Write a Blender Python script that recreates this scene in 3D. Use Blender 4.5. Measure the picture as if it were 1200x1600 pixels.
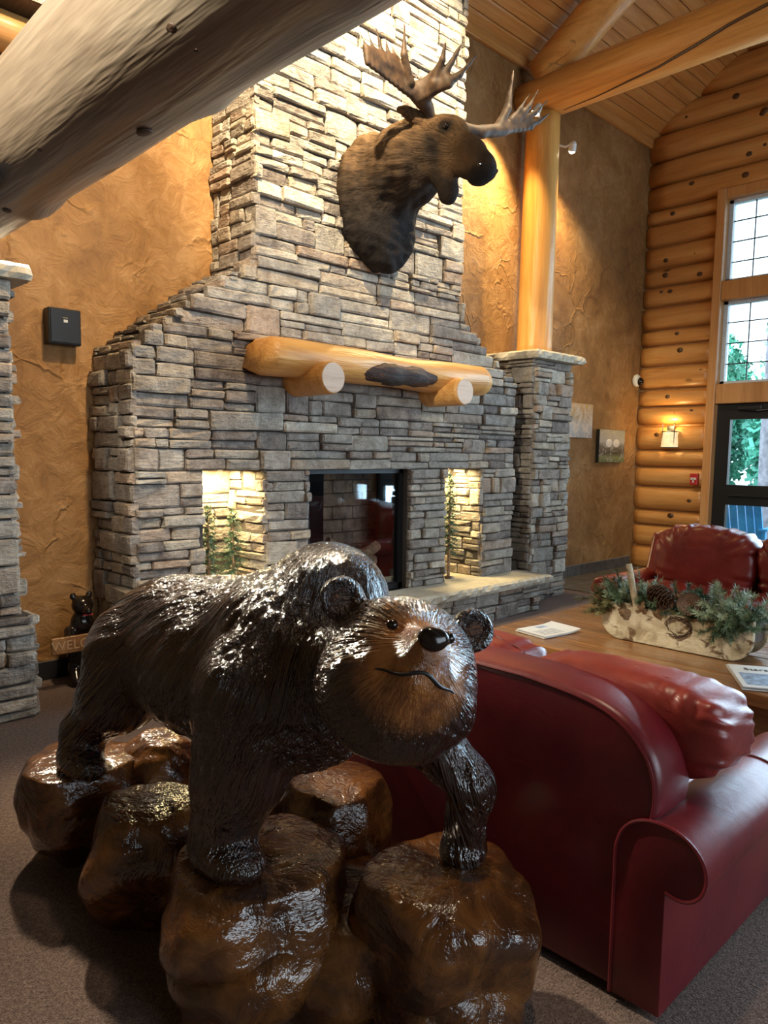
import bpy, math, random
import numpy as np
from mathutils import Vector, Matrix

for o in list(bpy.data.objects):
    bpy.data.objects.remove(o, do_unlink=True)
SC = bpy.context.scene
COL = SC.collection
random.seed(7)
RNG = np.random.default_rng(7)

# ------------------------------------------------------------------ camera
F_PX, YAW, PITCH, ROLL, PPY, EYE = 1167.5, 0.774217, -0.1022376, 0.01294958, 829.08, 1.55
_cy, _sy = math.cos(YAW), math.sin(YAW)
FW = Vector((_sy * math.cos(PITCH), _cy * math.cos(PITCH), math.sin(PITCH)))
_r = Vector((_cy, -_sy, 0)); _u = _r.cross(FW)
RT = _r * math.cos(ROLL) + _u * math.sin(ROLL)
UP = -_r * math.sin(ROLL) + _u * math.cos(ROLL)
camd = bpy.data.cameras.new('camera'); cam = bpy.data.objects.new('camera', camd); COL.objects.link(cam)
cam.matrix_world = Matrix(((RT.x, UP.x, -FW.x, 0), (RT.y, UP.y, -FW.y, 0), (RT.z, UP.z, -FW.z, EYE), (0, 0, 0, 1)))
camd.sensor_fit = 'VERTICAL'; camd.sensor_height = 36.0; camd.sensor_width = 27.0
camd.lens = F_PX / 1600 * 36.0
camd.shift_y = (PPY - 800) / 1600
camd.clip_start = 0.02; camd.clip_end = 200
SC.camera = cam

# ------------------------------------------------------------------ world, exposure, large lights
SC.view_settings.view_transform = 'Standard'
SC.view_settings.look = 'None'
SC.view_settings.gamma = 1.0
SC.view_settings.use_curve_mapping = False
SC.view_settings.exposure = 0.12
SC.cycles.max_bounces = 7; SC.cycles.diffuse_bounces = 4; SC.cycles.glossy_bounces = 3; SC.cycles.transmission_bounces = 3; SC.cycles.transparent_max_bounces = 6
W = bpy.data.worlds.new('sky'); SC.world = W; W.use_nodes = True
W.node_tree.nodes['Background'].inputs[0].default_value = (0.70, 0.87, 1.0, 1)
W.node_tree.nodes['Background'].inputs[1].default_value = 4.0

def aim(o, tgt):
    d = Vector(tgt) - Vector(o.location)
    o.rotation_euler = d.to_track_quat('-Z', 'Y').to_euler()

def area(name, loc, tgt, sx, sy, power, col):
    l = bpy.data.lights.new(name, 'AREA'); l.shape = 'RECTANGLE'; l.size = sx; l.size_y = sy
    l.energy = power; l.color = col
    o = bpy.data.objects.new(name, l); COL.objects.link(o); o.location = loc; aim(o, tgt); return o

def spot(name, loc, tgt, power, col, ang=60, blend=0.6, r=0.05):
    l = bpy.data.lights.new(name, 'SPOT'); l.energy = power; l.color = col
    l.spot_size = math.radians(ang); l.spot_blend = blend; l.shadow_soft_size = r
    o = bpy.data.objects.new(name, l); COL.objects.link(o); o.location = loc; aim(o, tgt); return o

def point(name, loc, power, col, r=0.03):
    l = bpy.data.lights.new(name, 'POINT'); l.energy = power; l.color = col; l.shadow_soft_size = r
    o = bpy.data.objects.new(name, l); COL.objects.link(o); o.location = loc; return o

WARM = (1.0, 0.72, 0.40); WARM2 = (1.0, 0.80, 0.55); COOL = (0.60, 0.80, 1.0)
# daylight through the tall glazed wall on the right (the bays beyond the frame) and the windows behind the camera
area('daylight_right', (10.25, -0.2, 2.7), (0, -0.2, 2.2), 6.4, 4.2, 1400, COOL)
area('daylight_rear', (3.0, -6.7, 3.0), (3.0, 0, 1.8), 7.0, 3.4, 105, (0.90, 0.94, 1.0))
# ceiling spots washing the chimney and the left wall, fixed to the roof out of the picture
spot('chimney_spot_a', (2.0, 2.7, 5.9), (3.7, 4.6, 4.5), 2300, (1.0, 0.82, 0.52), 54, 0.7, 0.06)
spot('chimney_spot_b', (5.1, 2.75, 6.2), (4.7, 4.5, 4.6), 1700, (1.0, 0.82, 0.52), 56, 0.7, 0.06)
spot('wall_spot', (2.3, 2.6, 5.4), (2.1, 5.1, 3.0), 700, WARM, 62, 0.8, 0.06)
spot('log_spot', (-0.9, 1.9, 3.9), (0.95, 2.5, 3.0), 1100, (1.0, 0.9, 0.72), 52, 0.6, 0.08)
spot('room_lamp', (2.2, 1.2, 6.0), (2.2, 2.2, 0.4), 280, WARM2, 95, 0.8, 0.12)
# spot in the corner left of the fireplace (behind the grey log), shining back into the room over the bear
spot('corner_lamp', (1.70, 4.75, 2.98), (1.15, 2.2, 0.8), 850, (1.0, 0.87, 0.66), 70, 0.8, 0.09)

# ------------------------------------------------------------------ helpers: objects
def props(o, label=None, cat=None, group=None, kind=None):
    if label: o['label'] = label
    if cat: o['category'] = cat
    if group: o['group'] = group
    if kind: o['kind'] = kind
    return o

def thing(name, label, cat, loc=(0, 0, 0), group=None):
    o = bpy.data.objects.new(name, None); COL.objects.link(o); o.location = loc
    o.empty_display_size = 0.05
    return props(o, label, cat, group)

def mesh(name, verts, faces, mat, parent=None, smooth=False, attrs=None):
    me = bpy.data.meshes.new(name)
    if isinstance(verts, np.ndarray): verts = verts.tolist()
    if isinstance(faces, np.ndarray): faces = faces.tolist()
    me.from_pydata(verts, [], faces)
    if attrs:
        for k, v in attrs.items():
            v = np.asarray(v, dtype=np.float32)
            if v.ndim == 1:
                a = me.attributes.new(k, 'FLOAT', 'POINT'); a.data.foreach_set('value', v)
            else:
                a = me.attributes.new(k, 'FLOAT_VECTOR', 'POINT'); a.data.foreach_set('vector', v.ravel())
    if smooth:
        me.polygons.foreach_set('use_smooth', [True] * len(me.polygons))
    me.materials.append(mat)
    me.update()
    o = bpy.data.objects.new(name, me); COL.objects.link(o)
    if parent:
        o.parent = parent
        o.matrix_parent_inverse = Matrix.Translation(-Vector(wloc(parent)))
    return o

def wloc(o):
    return Vector(o.location) if o.type == 'EMPTY' else Vector((0, 0, 0))

class MB:
    """collects shapes given in world coordinates"""
    def __init__(s): s.v = []; s.f = []
    def add(s, v, f):
        b = len(s.v); s.v += [tuple(map(float, p)) for p in v]; s.f += [tuple(i + b for i in q) for q in f]; return s
    def box(s, x0, x1, y0, y1, z0, z1, bev=0.0):
        if bev <= 0:
            v = [(x0, y0, z0), (x1, y0, z0), (x1, y1, z0), (x0, y1, z0), (x0, y0, z1), (x1, y0, z1), (x1, y1, z1), (x0, y1, z1)]
            f = [(0, 3, 2, 1), (4, 5, 6, 7), (0, 1, 5, 4), (1, 2, 6, 5), (2, 3, 7, 6), (3, 0, 4, 7)]
            return s.add(v, f)
        b = bev; v = []; idx = {}
        for sx in (0, 1):
            for sy in (0, 1):
                for sz in (0, 1):
                    X = (x0, x1)[sx]; Y = (y0, y1)[sy]; Z = (z0, z1)[sz]
                    dx = b if sx == 0 else -b; dy = b if sy == 0 else -b; dz = b if sz == 0 else -b
                    for k, p in enumerate(((X, Y + dy, Z + dz), (X + dx, Y, Z + dz), (X + dx, Y + dy, Z))):
                        idx[(sx, sy, sz, k)] = len(v); v.append(p)
        f = []
        for k in range(3):
            for sd in (0, 1):
                q = []
                for a, c in ((0, 0), (1, 0), (1, 1), (0, 1)):
                    t = [a, c]; t.insert(k, sd); q.append(idx[(*t, k)])
                f.append(tuple(q) if (sd == 1) != (k == 1) else tuple(q[::-1]))
        for k in range(3):
            k1, k2 = [j for j in range(3) if j != k]
            for a in (0, 1):
                for c in (0, 1):
                    t0 = [0, 0, 0]; t0[k1] = a; t0[k2] = c; t1 = list(t0); t1[k] = 1
                    f.append((idx[(*t0, k1)], idx[(*t1, k1)], idx[(*t1, k2)], idx[(*t0, k2)]))
        for sx in (0, 1):
            for sy in (0, 1):
                for sz in (0, 1):
                    f.append(tuple(idx[(sx, sy, sz, k)] for k in range(3)))
        return s.add(v, f)
    def tube(s, pts, rad, seg=10, caps=True, squash=None):
        pts = [Vector(p) for p in pts]; n = len(pts)
        if not hasattr(rad, '__len__'): rad = [rad] * n
        b = len(s.v); ref = None
        for i, p in enumerate(pts):
            t = (pts[min(i + 1, n - 1)] - pts[max(i - 1, 0)]).normalized()
            if ref is None:
                ref = Vector((0, 0, 1)) if abs(t.z) < 0.9 else Vector((1, 0, 0))
            a = (ref - t * ref.dot(t)).normalized(); c = t.cross(a); ref = a
            for k in range(seg):
                w = 2 * math.pi * k / seg
                s.v.append(tuple(p + (a * math.cos(w) + c * math.sin(w)) * rad[i]))
        for i in range(n - 1):
            for k in range(seg):
                k2 = (k + 1) % seg
                s.f.append((b + i * seg + k, b + i * seg + k2, b + (i + 1) * seg + k2, b + (i + 1) * seg + k))
        if caps:
            s.f.append(tuple(b + k for k in range(seg))[::-1]); s.f.append(tuple(b + (n - 1) * seg + k for k in range(seg)))
        return s
    def prism(s, prof, axis, a0, a1):
        """profile of 2D points extruded along axis ('x': prof=(y,z), 'y': (x,z), 'z': (x,y))"""
        n = len(prof); v = []
        for a in (a0, a1):
            for p, q in prof:
                v.append({'x': (a, p, q), 'y': (p, a, q), 'z': (p, q, a)}[axis])
        f = [tuple(range(n))[::-1], tuple(range(n, 2 * n))]
        f += [(i, (i + 1) % n, n + (i + 1) % n, n + i) for i in range(n)]
        return s.add(v, f)
    def build(s, name, mat, parent=None, smooth=False, bevel=0, fix=True, sub=0):
        o = mesh(name, s.v, s.f, mat, parent, smooth)
        if fix:
            import bmesh
            bm = bmesh.new(); bm.from_mesh(o.data); bmesh.ops.recalc_face_normals(bm, faces=bm.faces); bm.to_mesh(o.data); bm.free()
        if bevel:
            m = o.modifiers.new('b', 'BEVEL'); m.width = bevel; m.segments = 3; m.limit_method = 'ANGLE'; m.angle_limit = 0.6
        if sub:
            m = o.modifiers.new('s', 'SUBSURF'); m.levels = sub; m.render_levels = sub
        return o

# ------------------------------------------------------------------ helpers: numpy shapes
class SinNoise:
    def __init__(s, seed, freq, n=14):
        r = np.random.default_rng(seed)
        d = r.normal(size=(n, 3)); d /= np.linalg.norm(d, axis=1)[:, None]
        s.k = d * freq * r.uniform(0.6, 1.6, size=(n, 1)); s.ph = r.uniform(0, 6.28, n); s.n = n
    def __call__(s, p):
        return np.sin(p @ s.k.T + s.ph).sum(-1) / math.sqrt(s.n)

class Field:
    """smooth union of blobs, polygonised with surface nets"""
    def __init__(s, lo, hi, vox):
        s.lo = np.array(lo, float); s.vox = vox
        s.n = np.ceil((np.array(hi, float) - s.lo) / vox).astype(int) + 1
        s.v = np.full(s.n, 1.0, np.float32)
        s.ax = [s.lo[i] + np.arange(s.n[i]) * vox for i in range(3)]
    def _block(s, lo, hi):
        sl = []
        for i in range(3):
            a = int(max(0, math.floor((lo[i] - s.lo[i]) / s.vox))); b = int(min(s.n[i], math.ceil((hi[i] - s.lo[i]) / s.vox) + 1))
            sl.append(slice(a, max(a, b)))
        g = np.meshgrid(*[s.ax[i][sl[i]] for i in range(3)], indexing='ij')
        return tuple(sl), g
    def _mix(s, sl, d, k, sub=False):
        a = s.v[sl]
        if sub:
            d = -d; h = np.clip(0.5 - 0.5 * (d - a) / k, 0, 1); s.v[sl] = (a * h + d * (1 - h) + k * h * (1 - h)).astype(np.float32); return
        h = np.clip(0.5 + 0.5 * (a - d) / k, 0, 1)
        s.v[sl] = (a * (1 - h) + d * h - k * h * (1 - h)).astype(np.float32)
    def cap(s, a, b, ra, rb=None, k=0.04, sub=False):
        a = np.array(a, float); b = np.array(b, float); rb = ra if rb is None else rb
        R = max(ra, rb) + k * 2 + s.vox * 2
        sl, (X, Y, Z) = s._block(np.minimum(a, b) - R, np.maximum(a, b) + R)
        if X.size == 0: return s
        ab = b - a; L = max(ab @ ab, 1e-9)
        t = np.clip(((X - a[0]) * ab[0] + (Y - a[1]) * ab[1] + (Z - a[2]) * ab[2]) / L, 0, 1)
        d = np.sqrt((X - a[0] - t * ab[0]) ** 2 + (Y - a[1] - t * ab[1]) ** 2 + (Z - a[2] - t * ab[2]) ** 2) - (ra + t * (rb - ra))
        s._mix(sl, d, k, sub); return s
    def ell(s, c, r, k=0.04, rot=None, sub=False):
        """ellipsoid; rot = 3x3 matrix whose rows are the local axes"""
        c = np.array(c, float); r = np.array(r, float); M = r.max() + 2 * k + s.vox * 2
        sl, (X, Y, Z) = s._block(c - M, c + M)
        if X.size == 0: return s
        q = [X - c[0], Y - c[1], Z - c[2]]
        if rot is not None:
            q = [rot[i][0] * q[0] + rot[i][1] * q[1] + rot[i][2] * q[2] for i in range(3)]
        k0 = np.sqrt((q[0] / r[0]) ** 2 + (q[1] / r[1]) ** 2 + (q[2] / r[2]) ** 2)
        k1 = np.sqrt((q[0] / r[0] ** 2) ** 2 + (q[1] / r[1] ** 2) ** 2 + (q[2] / r[2] ** 2) ** 2)
        d = np.where(k0 < 1e-3, -r.min(), k0 * (k0 - 1) / np.maximum(k1, 1e-6))
        s._mix(sl, d, k, sub); return s
    def mesh(s):
        v = s.v; ins = v < 0
        nx, ny, nz = s.n - 1
        acc = np.zeros((nx, ny, nz, 3), np.float32); cnt = np.zeros((nx, ny, nz), np.float32)
        for ax in range(3):
            o = [a for a in range(3) if a != ax]
            A = np.take(v, range(s.n[ax] - 1), ax); B = np.take(v, range(1, s.n[ax]), ax)
            ch = (A < 0) != (B < 0)
            t = np.where(ch, A / np.where(ch, A - B, 1), 0)
            for da in (0, 1):
                for db in (0, 1):
                    sl = [slice(None)] * 3
                    sl[o[0]] = slice(da, s.n[o[0]] - 1 + da); sl[o[1]] = slice(db, s.n[o[1]] - 1 + db)
                    c2 = ch[tuple(sl)]; t2 = t[tuple(sl)]
                    acc[..., ax] += np.where(c2, t2, 0); acc[..., o[0]] += np.where(c2, da, 0); acc[..., o[1]] += np.where(c2, db, 0)
                    cnt += c2
        act = cnt > 0
        idx = np.full(act.shape, -1, np.int64); idx[act] = np.arange(act.sum())
        base = np.argwhere(act)
        P = (base + acc[act] / cnt[act][:, None]) * s.vox + s.lo
        faces = []
        for ax in range(3):
            o1, o2 = (ax + 1) % 3, (ax + 2) % 3
            A = np.take(ins, range(s.n[ax] - 1), ax); B = np.take(ins, range(1, s.n[ax]), ax)
            e = np.argwhere(A != B)
            ok = (e[:, o1] > 0) & (e[:, o2] > 0) & (e[:, o1] < s.n[o1] - 1) & (e[:, o2] < s.n[o2] - 1)
            e = e[ok]
            q = []
            for d1, d2 in ((0, 0), (-1, 0), (-1, -1), (0, -1)):
                c = e.copy(); c[:, o1] += d1; c[:, o2] += d2
                q.append(idx[c[:, 0], c[:, 1], c[:, 2]])
            q = np.stack(q, 1); flip = ~A[e[:, 0], e[:, 1], e[:, 2]]
            q[flip] = q[flip][:, ::-1]
            faces.append(q)
        return P, np.concatenate(faces)

def relax(P, Fq, it=2, lam=0.5):
    n = len(P); e = np.concatenate([Fq[:, [0, 1]], Fq[:, [1, 2]], Fq[:, [2, 3]], Fq[:, [3, 0]]])
    for _ in range(it):
        S = np.zeros_like(P); c = np.zeros(n)
        for a, b in ((0, 1), (1, 0)):
            for k in range(3): S[:, k] += np.bincount(e[:, a], P[e[:, b], k], n)
            c += np.bincount(e[:, a], minlength=n)
        P = P + lam * (S / np.maximum(c, 1)[:, None] - P)
    return P

def vnormals(P, Fq):
    N = np.zeros_like(P)
    fn = np.cross(P[Fq[:, 2]] - P[Fq[:, 0]], P[Fq[:, 3]] - P[Fq[:, 1]])
    for j in range(4):
        for k in range(3): N[:, k] += np.bincount(Fq[:, j], fn[:, k], len(P))
    return N / np.maximum(np.linalg.norm(N, axis=1), 1e-9)[:, None]

def sphere_dirs(nu, nv):
    P = []; Fq = []
    for j in range(nv + 1):
        th = math.pi * j / nv
        for i in range(nu):
            ph = 2 * math.pi * i / nu
            P.append((math.sin(th) * math.cos(ph), math.sin(th) * math.sin(ph), math.cos(th)))
    for j in range(nv):
        for i in range(nu):
            i2 = (i + 1) % nu
            Fq.append((j * nu + i, (j + 1) * nu + i, (j + 1) * nu + i2, j * nu + i2))
    return np.array(P), np.array(Fq)

def superell(c, r, e1=0.5, e2=0.5, nu=48, nv=28):
    D, Fq = sphere_dirs(nu, nv)
    sg = lambda x, e: np.sign(x) * np.abs(x) ** e
    st = np.sqrt(np.maximum(1 - D[:, 2] ** 2, 0)); ph = np.arctan2(D[:, 1], D[:, 0])
    P = np.stack([sg(st, e1) * sg(np.cos(ph), e2), sg(st, e1) * sg(np.sin(ph), e2), sg(D[:, 2], e1)], 1)
    return P * np.array(r) + np.array(c), Fq

# ------------------------------------------------------------------ helpers: materials
MATS = {}
class NT:
    def __init__(s, name):
        s.m = bpy.data.materials.new(name); s.m.use_nodes = True; s.t = s.m.node_tree; s.n = s.t.nodes
        s.b = s.n['Principled BSDF']; s.out = s.n['Material Output']; MATS[name] = s.m
    def node(s, typ, **k):
        n = s.n.new(typ)
        for a, v in k.items():
            if a.startswith('_'): setattr(n, a[1:], v)
            else:
                key = int(a[1:]) if a[0] == 'i' and a[1:].isdigit() else a.replace('__', ' ')
                if hasattr(v, 'is_output') and v.is_output: s.t.links.new(v, n.inputs[key])
                else: n.inputs[key].default_value = v
        return n
    def link(s, a, b): s.t.links.new(a, b)
    def pos(s, scale=(1, 1, 1), rot=(0, 0, 0), src='geo'):
        if src == 'geo': o = s.node('ShaderNodeNewGeometry').outputs['Position']
        elif src == 'obj': o = s.node('ShaderNodeTexCoord').outputs['Object']
        else:
            a = s.node('ShaderNodeAttribute', _attribute_name=src); o = a.outputs['Vector']
        mp = s.node('ShaderNodeMapping', Vector=o, Scale=scale, Rotation=rot)
        return mp.outputs[0]
    def attr(s, name):
        return s.node('ShaderNodeAttribute', _attribute_name=name).outputs['Fac']
    def noise(s, vec, scale, detail=4, rough=0.55, dist=0):
        return s.node('ShaderNodeTexNoise', Vector=vec, Scale=scale, Detail=detail, Roughness=rough, Distortion=dist).outputs['Fac']
    def ramp(s, fac, stops):
        r = s.node('ShaderNodeValToRGB', Fac=fac); cr = r.color_ramp
        while len(cr.elements) < len(stops): cr.elements.new(0.5)
        for e, (p, c) in zip(cr.elements, stops):
            e.position = p; e.color = (*c, 1) if len(c) == 3 else c
        return r.outputs['Color']
    def mix(s, fac, a, b, mode='MIX'):
        n = s.node('ShaderNodeMix', _data_type='RGBA', _blend_type=mode)
        for k, v in ((0, fac), (6, a), (7, b)):
            if hasattr(v, 'is_output'): s.link(v, n.inputs[k])
            else: n.inputs[k].default_value = v if k == 0 else ((*v, 1) if len(v) == 3 else v)
        return n.outputs[2]
    def math(s, op, a, b=0.0):
        n = s.node('ShaderNodeMath', _operation=op)
        for k, v in ((0, a), (1, b)):
            if hasattr(v, 'is_output'): s.link(v, n.inputs[k])
            else: n.inputs[k].default_value = v
        return n.outputs[0]
    def rng(s, v, a, b, c=0.0, d=1.0):
        n = s.node('ShaderNodeMapRange'); s.link(v, n.inputs[0])
        for i, x in enumerate((a, b, c, d)): n.inputs[i + 1].default_value = x
        return n.outputs[0]
    def bump(s, h, strength=0.5, dist=0.02, nrm=None):
        n = s.node('ShaderNodeBump', Height=h, Strength=strength, Distance=dist)
        if nrm is not None: s.link(nrm, n.inputs['Normal'])
        return n.outputs[0]
    def fin(s, color=None, rough=0.5, normal=None, metal=0, coat=0, coat_rough=0.1, spec=0.5, emit=None, es=0, sheen=0):
        b = s.b
        for key, v in (('Base Color', color), ('Roughness', rough), ('Metallic', metal), ('Coat Weight', coat), ('Coat Roughness', coat_rough), ('Specular IOR Level', spec), ('Sheen Weight', sheen)):
            if v is None: continue
            if hasattr(v, 'is_output'): s.link(v, b.inputs[key])
            else: b.inputs[key].default_value = (*v, 1) if isinstance(v, tuple) and len(v) == 3 else v
        if normal is not None:
            s.link(normal, b.inputs['Normal'])
            if coat: s.link(normal, b.inputs['Coat Normal'])
        if emit: b.inputs['Emission Color'].default_value = (*emit, 1); b.inputs['Emission Strength'].default_value = es
        return s.m

def plain(name, col, rough=0.5, metal=0, emit=None, es=0, var=0.12, vs=30, bmp=0.0, coat=0, spec=0.5):
    t = NT(name); n = t.noise(t.pos(), vs, 3)
    c = t.mix(t.rng(n, 0.3, 0.7), tuple(x * (1 - var) for x in col), tuple(min(1, x * (1 + var)) for x in col))
    return t.fin(c, rough, t.bump(n, bmp, 0.01) if bmp else None, metal, emit=emit, es=es, coat=coat, spec=spec)

# plaster
t = NT('plaster'); p = t.pos()
n1 = t.noise(p, 1.3, 4, 0.65, 0.6); n2 = t.noise(p, 6, 5, 0.7, 0.8)
c = t.ramp(t.math('ADD', t.math('MULTIPLY', n1, 0.6), t.math('MULTIPLY', n2, 0.4)), [(0.33, (0.155, 0.075, 0.026)), (0.5, (0.29, 0.150, 0.052)), (0.66, (0.44, 0.26, 0.115))])
v = t.node('ShaderNodeTexVoronoi', Vector=t.node('ShaderNodeMix', _data_type='VECTOR', i0=0.35, i4=p, i5=t.node('ShaderNodeTexNoise', Vector=p, Scale=3.0, Detail=3).outputs['Color']).outputs[1], Scale=2.2, _feature='DISTANCE_TO_EDGE')
crack = t.rng(v.outputs['Distance'], 0.0, 0.03, 1.0, 0.0)
crack = t.math('MULTIPLY', crack, t.rng(t.noise(p, 2.0, 2), 0.44, 0.56))
hh = t.math('ADD', t.math('MULTIPLY', n2, 0.8), t.math('MULTIPLY', crack, 0.3))
t.fin(c, 0.62, t.bump(hh, 0.7, 0.045), spec=0.3)

# stone
t = NT('ledgestone'); p = t.pos(); tone = t.attr('tone')
n1 = t.noise(p, 9, 4, 0.65, 0.4); n2 = t.noise(t.pos((14, 14, 55)), 1.0, 3, 0.65); n3 = t.noise(p, 45, 2, 0.6)
base = t.ramp(tone, [(0.0, (0.15, 0.115, 0.10)), (0.25, (0.25, 0.205, 0.17)), (0.5, (0.33, 0.30, 0.255)), (0.7, (0.40, 0.33, 0.24)), (0.85, (0.34, 0.235, 0.165)), (1.0, (0.58, 0.53, 0.43))])
c = t.mix(t.rng(n1, 0.3, 0.7), t.mix(1.0, base, (0.55, 0.53, 0.52), 'MULTIPLY'), t.mix(0.25, base, (0.60, 0.57, 0.50)))
c = t.mix(t.rng(n3, 0.45, 0.75, 0, 0.35), c, t.mix(1.0, base, (0.4, 0.36, 0.34), 'MULTIPLY'))
hh = t.math('ADD', t.math('MULTIPLY', n1, 0.7), t.math('ADD', t.math('MULTIPLY', n2, 0.5), t.math('MULTIPLY', n3, 0.25)))
t.fin(c, 0.8, t.bump(hh, 0.8, 0.03), spec=0.25)
plain('mortar', (0.055, 0.045, 0.037), 0.95, vs=40, bmp=0.3)
t = NT('limestone'); p = t.pos(); n = t.noise(p, 14, 6, 0.65); n2 = t.noise(p, 3, 3)
t.fin(t.ramp(t.math('ADD', t.math('MULTIPLY', n, 0.5), t.math('MULTIPLY', n2, 0.5)), [(0.3, (0.30, 0.26, 0.19)), (0.7, (0.52, 0.47, 0.37))]), 0.7, t.bump(n, 0.35, 0.02))

# woods
def wood(name, c0, c1, c2, axis='y', rough=0.4, coat=0.25, knots=True, fs=1.0, crk=0.0, bs=0.25):
    t = NT(name); st = {'x': (0.5, 7, 7), 'y': (7, 0.5, 7), 'z': (7, 7, 0.5)}[axis]
    st = tuple(a * fs for a in st)
    v = t.pos(st); g = t.noise(v, 1.0, 4, 0.6, 0.8)
    fine = t.noise(t.pos(tuple(a * 6 for a in st)), 1.0, 2, 0.6)
    c = t.ramp(t.math('ADD', t.math('MULTIPLY', g, 0.75), t.math('MULTIPLY', fine, 0.25)), [(0.3, c0), (0.5, c1), (0.72, c2)])
    h = t.math('ADD', g, t.math('MULTIPLY', fine, 0.5))
    if knots:
        kv = t.node('ShaderNodeTexVoronoi', Vector=t.pos(tuple((0.9 if a < 1 else 2.1) for a in st)), Scale=1.0, Randomness=1.0)
        k = t.rng(kv.outputs['Distance'], 0.035, 0.075, 1.0, 0.0)
        c = t.mix(k, c, tuple(x * 0.16 for x in c0))
    if crk > 0:
        ck = t.noise(t.pos(tuple((a if a > 1 else 0.25) * 0.5 for a in st)), 1.0, 1.0, 0.4, 0.2)
        l = t.rng(t.math('ABSOLUTE', t.math('SUBTRACT', ck, 0.5)), 0.0, 0.008, 1.0, 0.0)
        l = t.math('MULTIPLY', l, t.rng(t.noise(t.pos(tuple((a if a > 1 else 0.7) * 0.4 for a in st)), 1, 2), 0.5, 0.56))
        c = t.mix(l, c, tuple(x * 0.08 for x in c0)); h = t.math('SUBTRACT', h, l)
    return t.fin(c, rough, t.bump(h, bs, 0.02), coat=coat, coat_rough=0.25)
wood('log_wall_wood', (0.34, 0.135, 0.032), (0.50, 0.235, 0.065), (0.60, 0.34, 0.12), 'y', 0.42, 0.2, crk=0.0)
wood('beam_wood', (0.40, 0.165, 0.034), (0.60, 0.285, 0.07), (0.70, 0.40, 0.13), 'y', 0.42, 0.12, crk=1.0, fs=1.3, bs=0.4)
wood('column_wood', (0.42, 0.175, 0.03), (0.58, 0.28, 0.06), (0.68, 0.37, 0.10), 'z', 0.42, 0.12, knots=False, bs=0.4)
wood('plank_wood', (0.42, 0.18, 0.045), (0.58, 0.28, 0.08), (0.68, 0.38, 0.14), 'x', 0.45, 0.15)
wood('mantel_wood', (0.46, 0.20, 0.045), (0.62, 0.31, 0.085), (0.72, 0.43, 0.16), 'x', 0.42, 0.12, knots=False, fs=1.6, bs=0.5)
wood('table_wood', (0.15, 0.062, 0.022), (0.27, 0.125, 0.045), (0.38, 0.20, 0.085), 'y', 0.25, 0.5, fs=1.5)
wood('trim_wood', (0.36, 0.155, 0.045), (0.48, 0.235, 0.08), (0.56, 0.32, 0.13), 'z', 0.45, 0.15)
wood('grey_log_wood', (0.10, 0.072, 0.05), (0.225, 0.175, 0.125), (0.40, 0.335, 0.25), 'y', 0.36, 0.3, knots=True, fs=0.8, crk=1.0, bs=0.5)
wood('end_grain', (0.45, 0.30, 0.20), (0.60, 0.43, 0.31), (0.66, 0.50, 0.38), 'x', 0.6, 0.0, knots=False, fs=3)
wood('burl_wood', (0.006, 0.003, 0.002), (0.03, 0.012, 0.006), (0.16, 0.05, 0.014), 'x', 0.6, 0.0, knots=False, fs=3.5, bs=1.0)
wood('dark_oak', (0.03, 0.012, 0.005), (0.065, 0.027, 0.01), (0.10, 0.045, 0.018), 'y', 0.35, 0.2, knots=False)

# carpet
t = NT('carpet'); p = t.pos()
sp = t.noise(p, 170, 2, 0.7); sp2 = t.noise(t.pos((60, 60, 60), (0, 0, 0.7)), 1.0, 3, 0.7); lg = t.noise(p, 1.2, 3)
c = t.ramp(t.math('ADD', t.math('MULTIPLY', sp, 0.6), t.math('MULTIPLY', sp2, 0.4)), [(0.36, (0.058, 0.036, 0.028)), (0.5, (0.155, 0.102, 0.080)), (0.66, (0.30, 0.212, 0.17))])
c = t.mix(t.rng(lg, 0.3, 0.7, 0, 0.25), c, t.mix(1.0, c, (0.75, 0.72, 0.75), 'MULTIPLY'))
t.fin(c, 0.95, t.bump(t.math('ADD', sp, sp2), 0.8, 0.01), spec=0.1, sheen=0.1)
plain('slate_tile', (0.09, 0.085, 0.08), 0.45, vs=12, var=0.4, bmp=0.2)
plain('grout', (0.2, 0.19, 0.17), 0.9)
plain('black_metal', (0.012, 0.012, 0.013), 0.4, 0.3, vs=60)
plain('black_plastic', (0.012, 0.012, 0.012), 0.45)
plain('white_plastic', (0.6, 0.6, 0.58), 0.35)
plain('white_frame', (0.55, 0.62, 0.68), 0.4)
plain('red_plastic', (0.40, 0.02, 0.02), 0.4)
plain('brass', (0.35, 0.25, 0.1), 0.35, 0.8)
plain('bulb', (1, 0.9, 0.7), 0.4, emit=(1.0, 0.85, 0.55), es=14)
plain('sconce_glow', (1, 0.8, 0.5), 0.4, emit=(1.0, 0.68, 0.28), es=6)
t = NT('glass')
gl = t.node('ShaderNodeBsdfGlossy', Color=(1, 1, 1, 1), Roughness=0.02); tr = t.node('ShaderNodeBsdfTransparent', Color=(0.93, 0.97, 0.98, 1))
fr = t.node('ShaderNodeFresnel', IOR=1.35); ms = t.node('ShaderNodeMixShader')
t.link(fr.outputs[0], ms.inputs[0]); t.link(tr.outputs[0], ms.inputs[1]); t.link(gl.outputs[0], ms.inputs[2]); t.link(ms.outputs[0], t.out.inputs[0])
M = MATS
# ================================================================== the room
WY = 5.12; WX = 10.0; SL = 0.633; EAVE = 5.80
def ceil_z(y): return EAVE + SL * (WY - y) if y > -1 else EAVE + SL * (WY + 1) - SL * (-1 - y)

def struct(name, mb, mat, **k):
    o = mb.build(name, mat, **k); o['kind'] = 'structure'; return o

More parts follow.
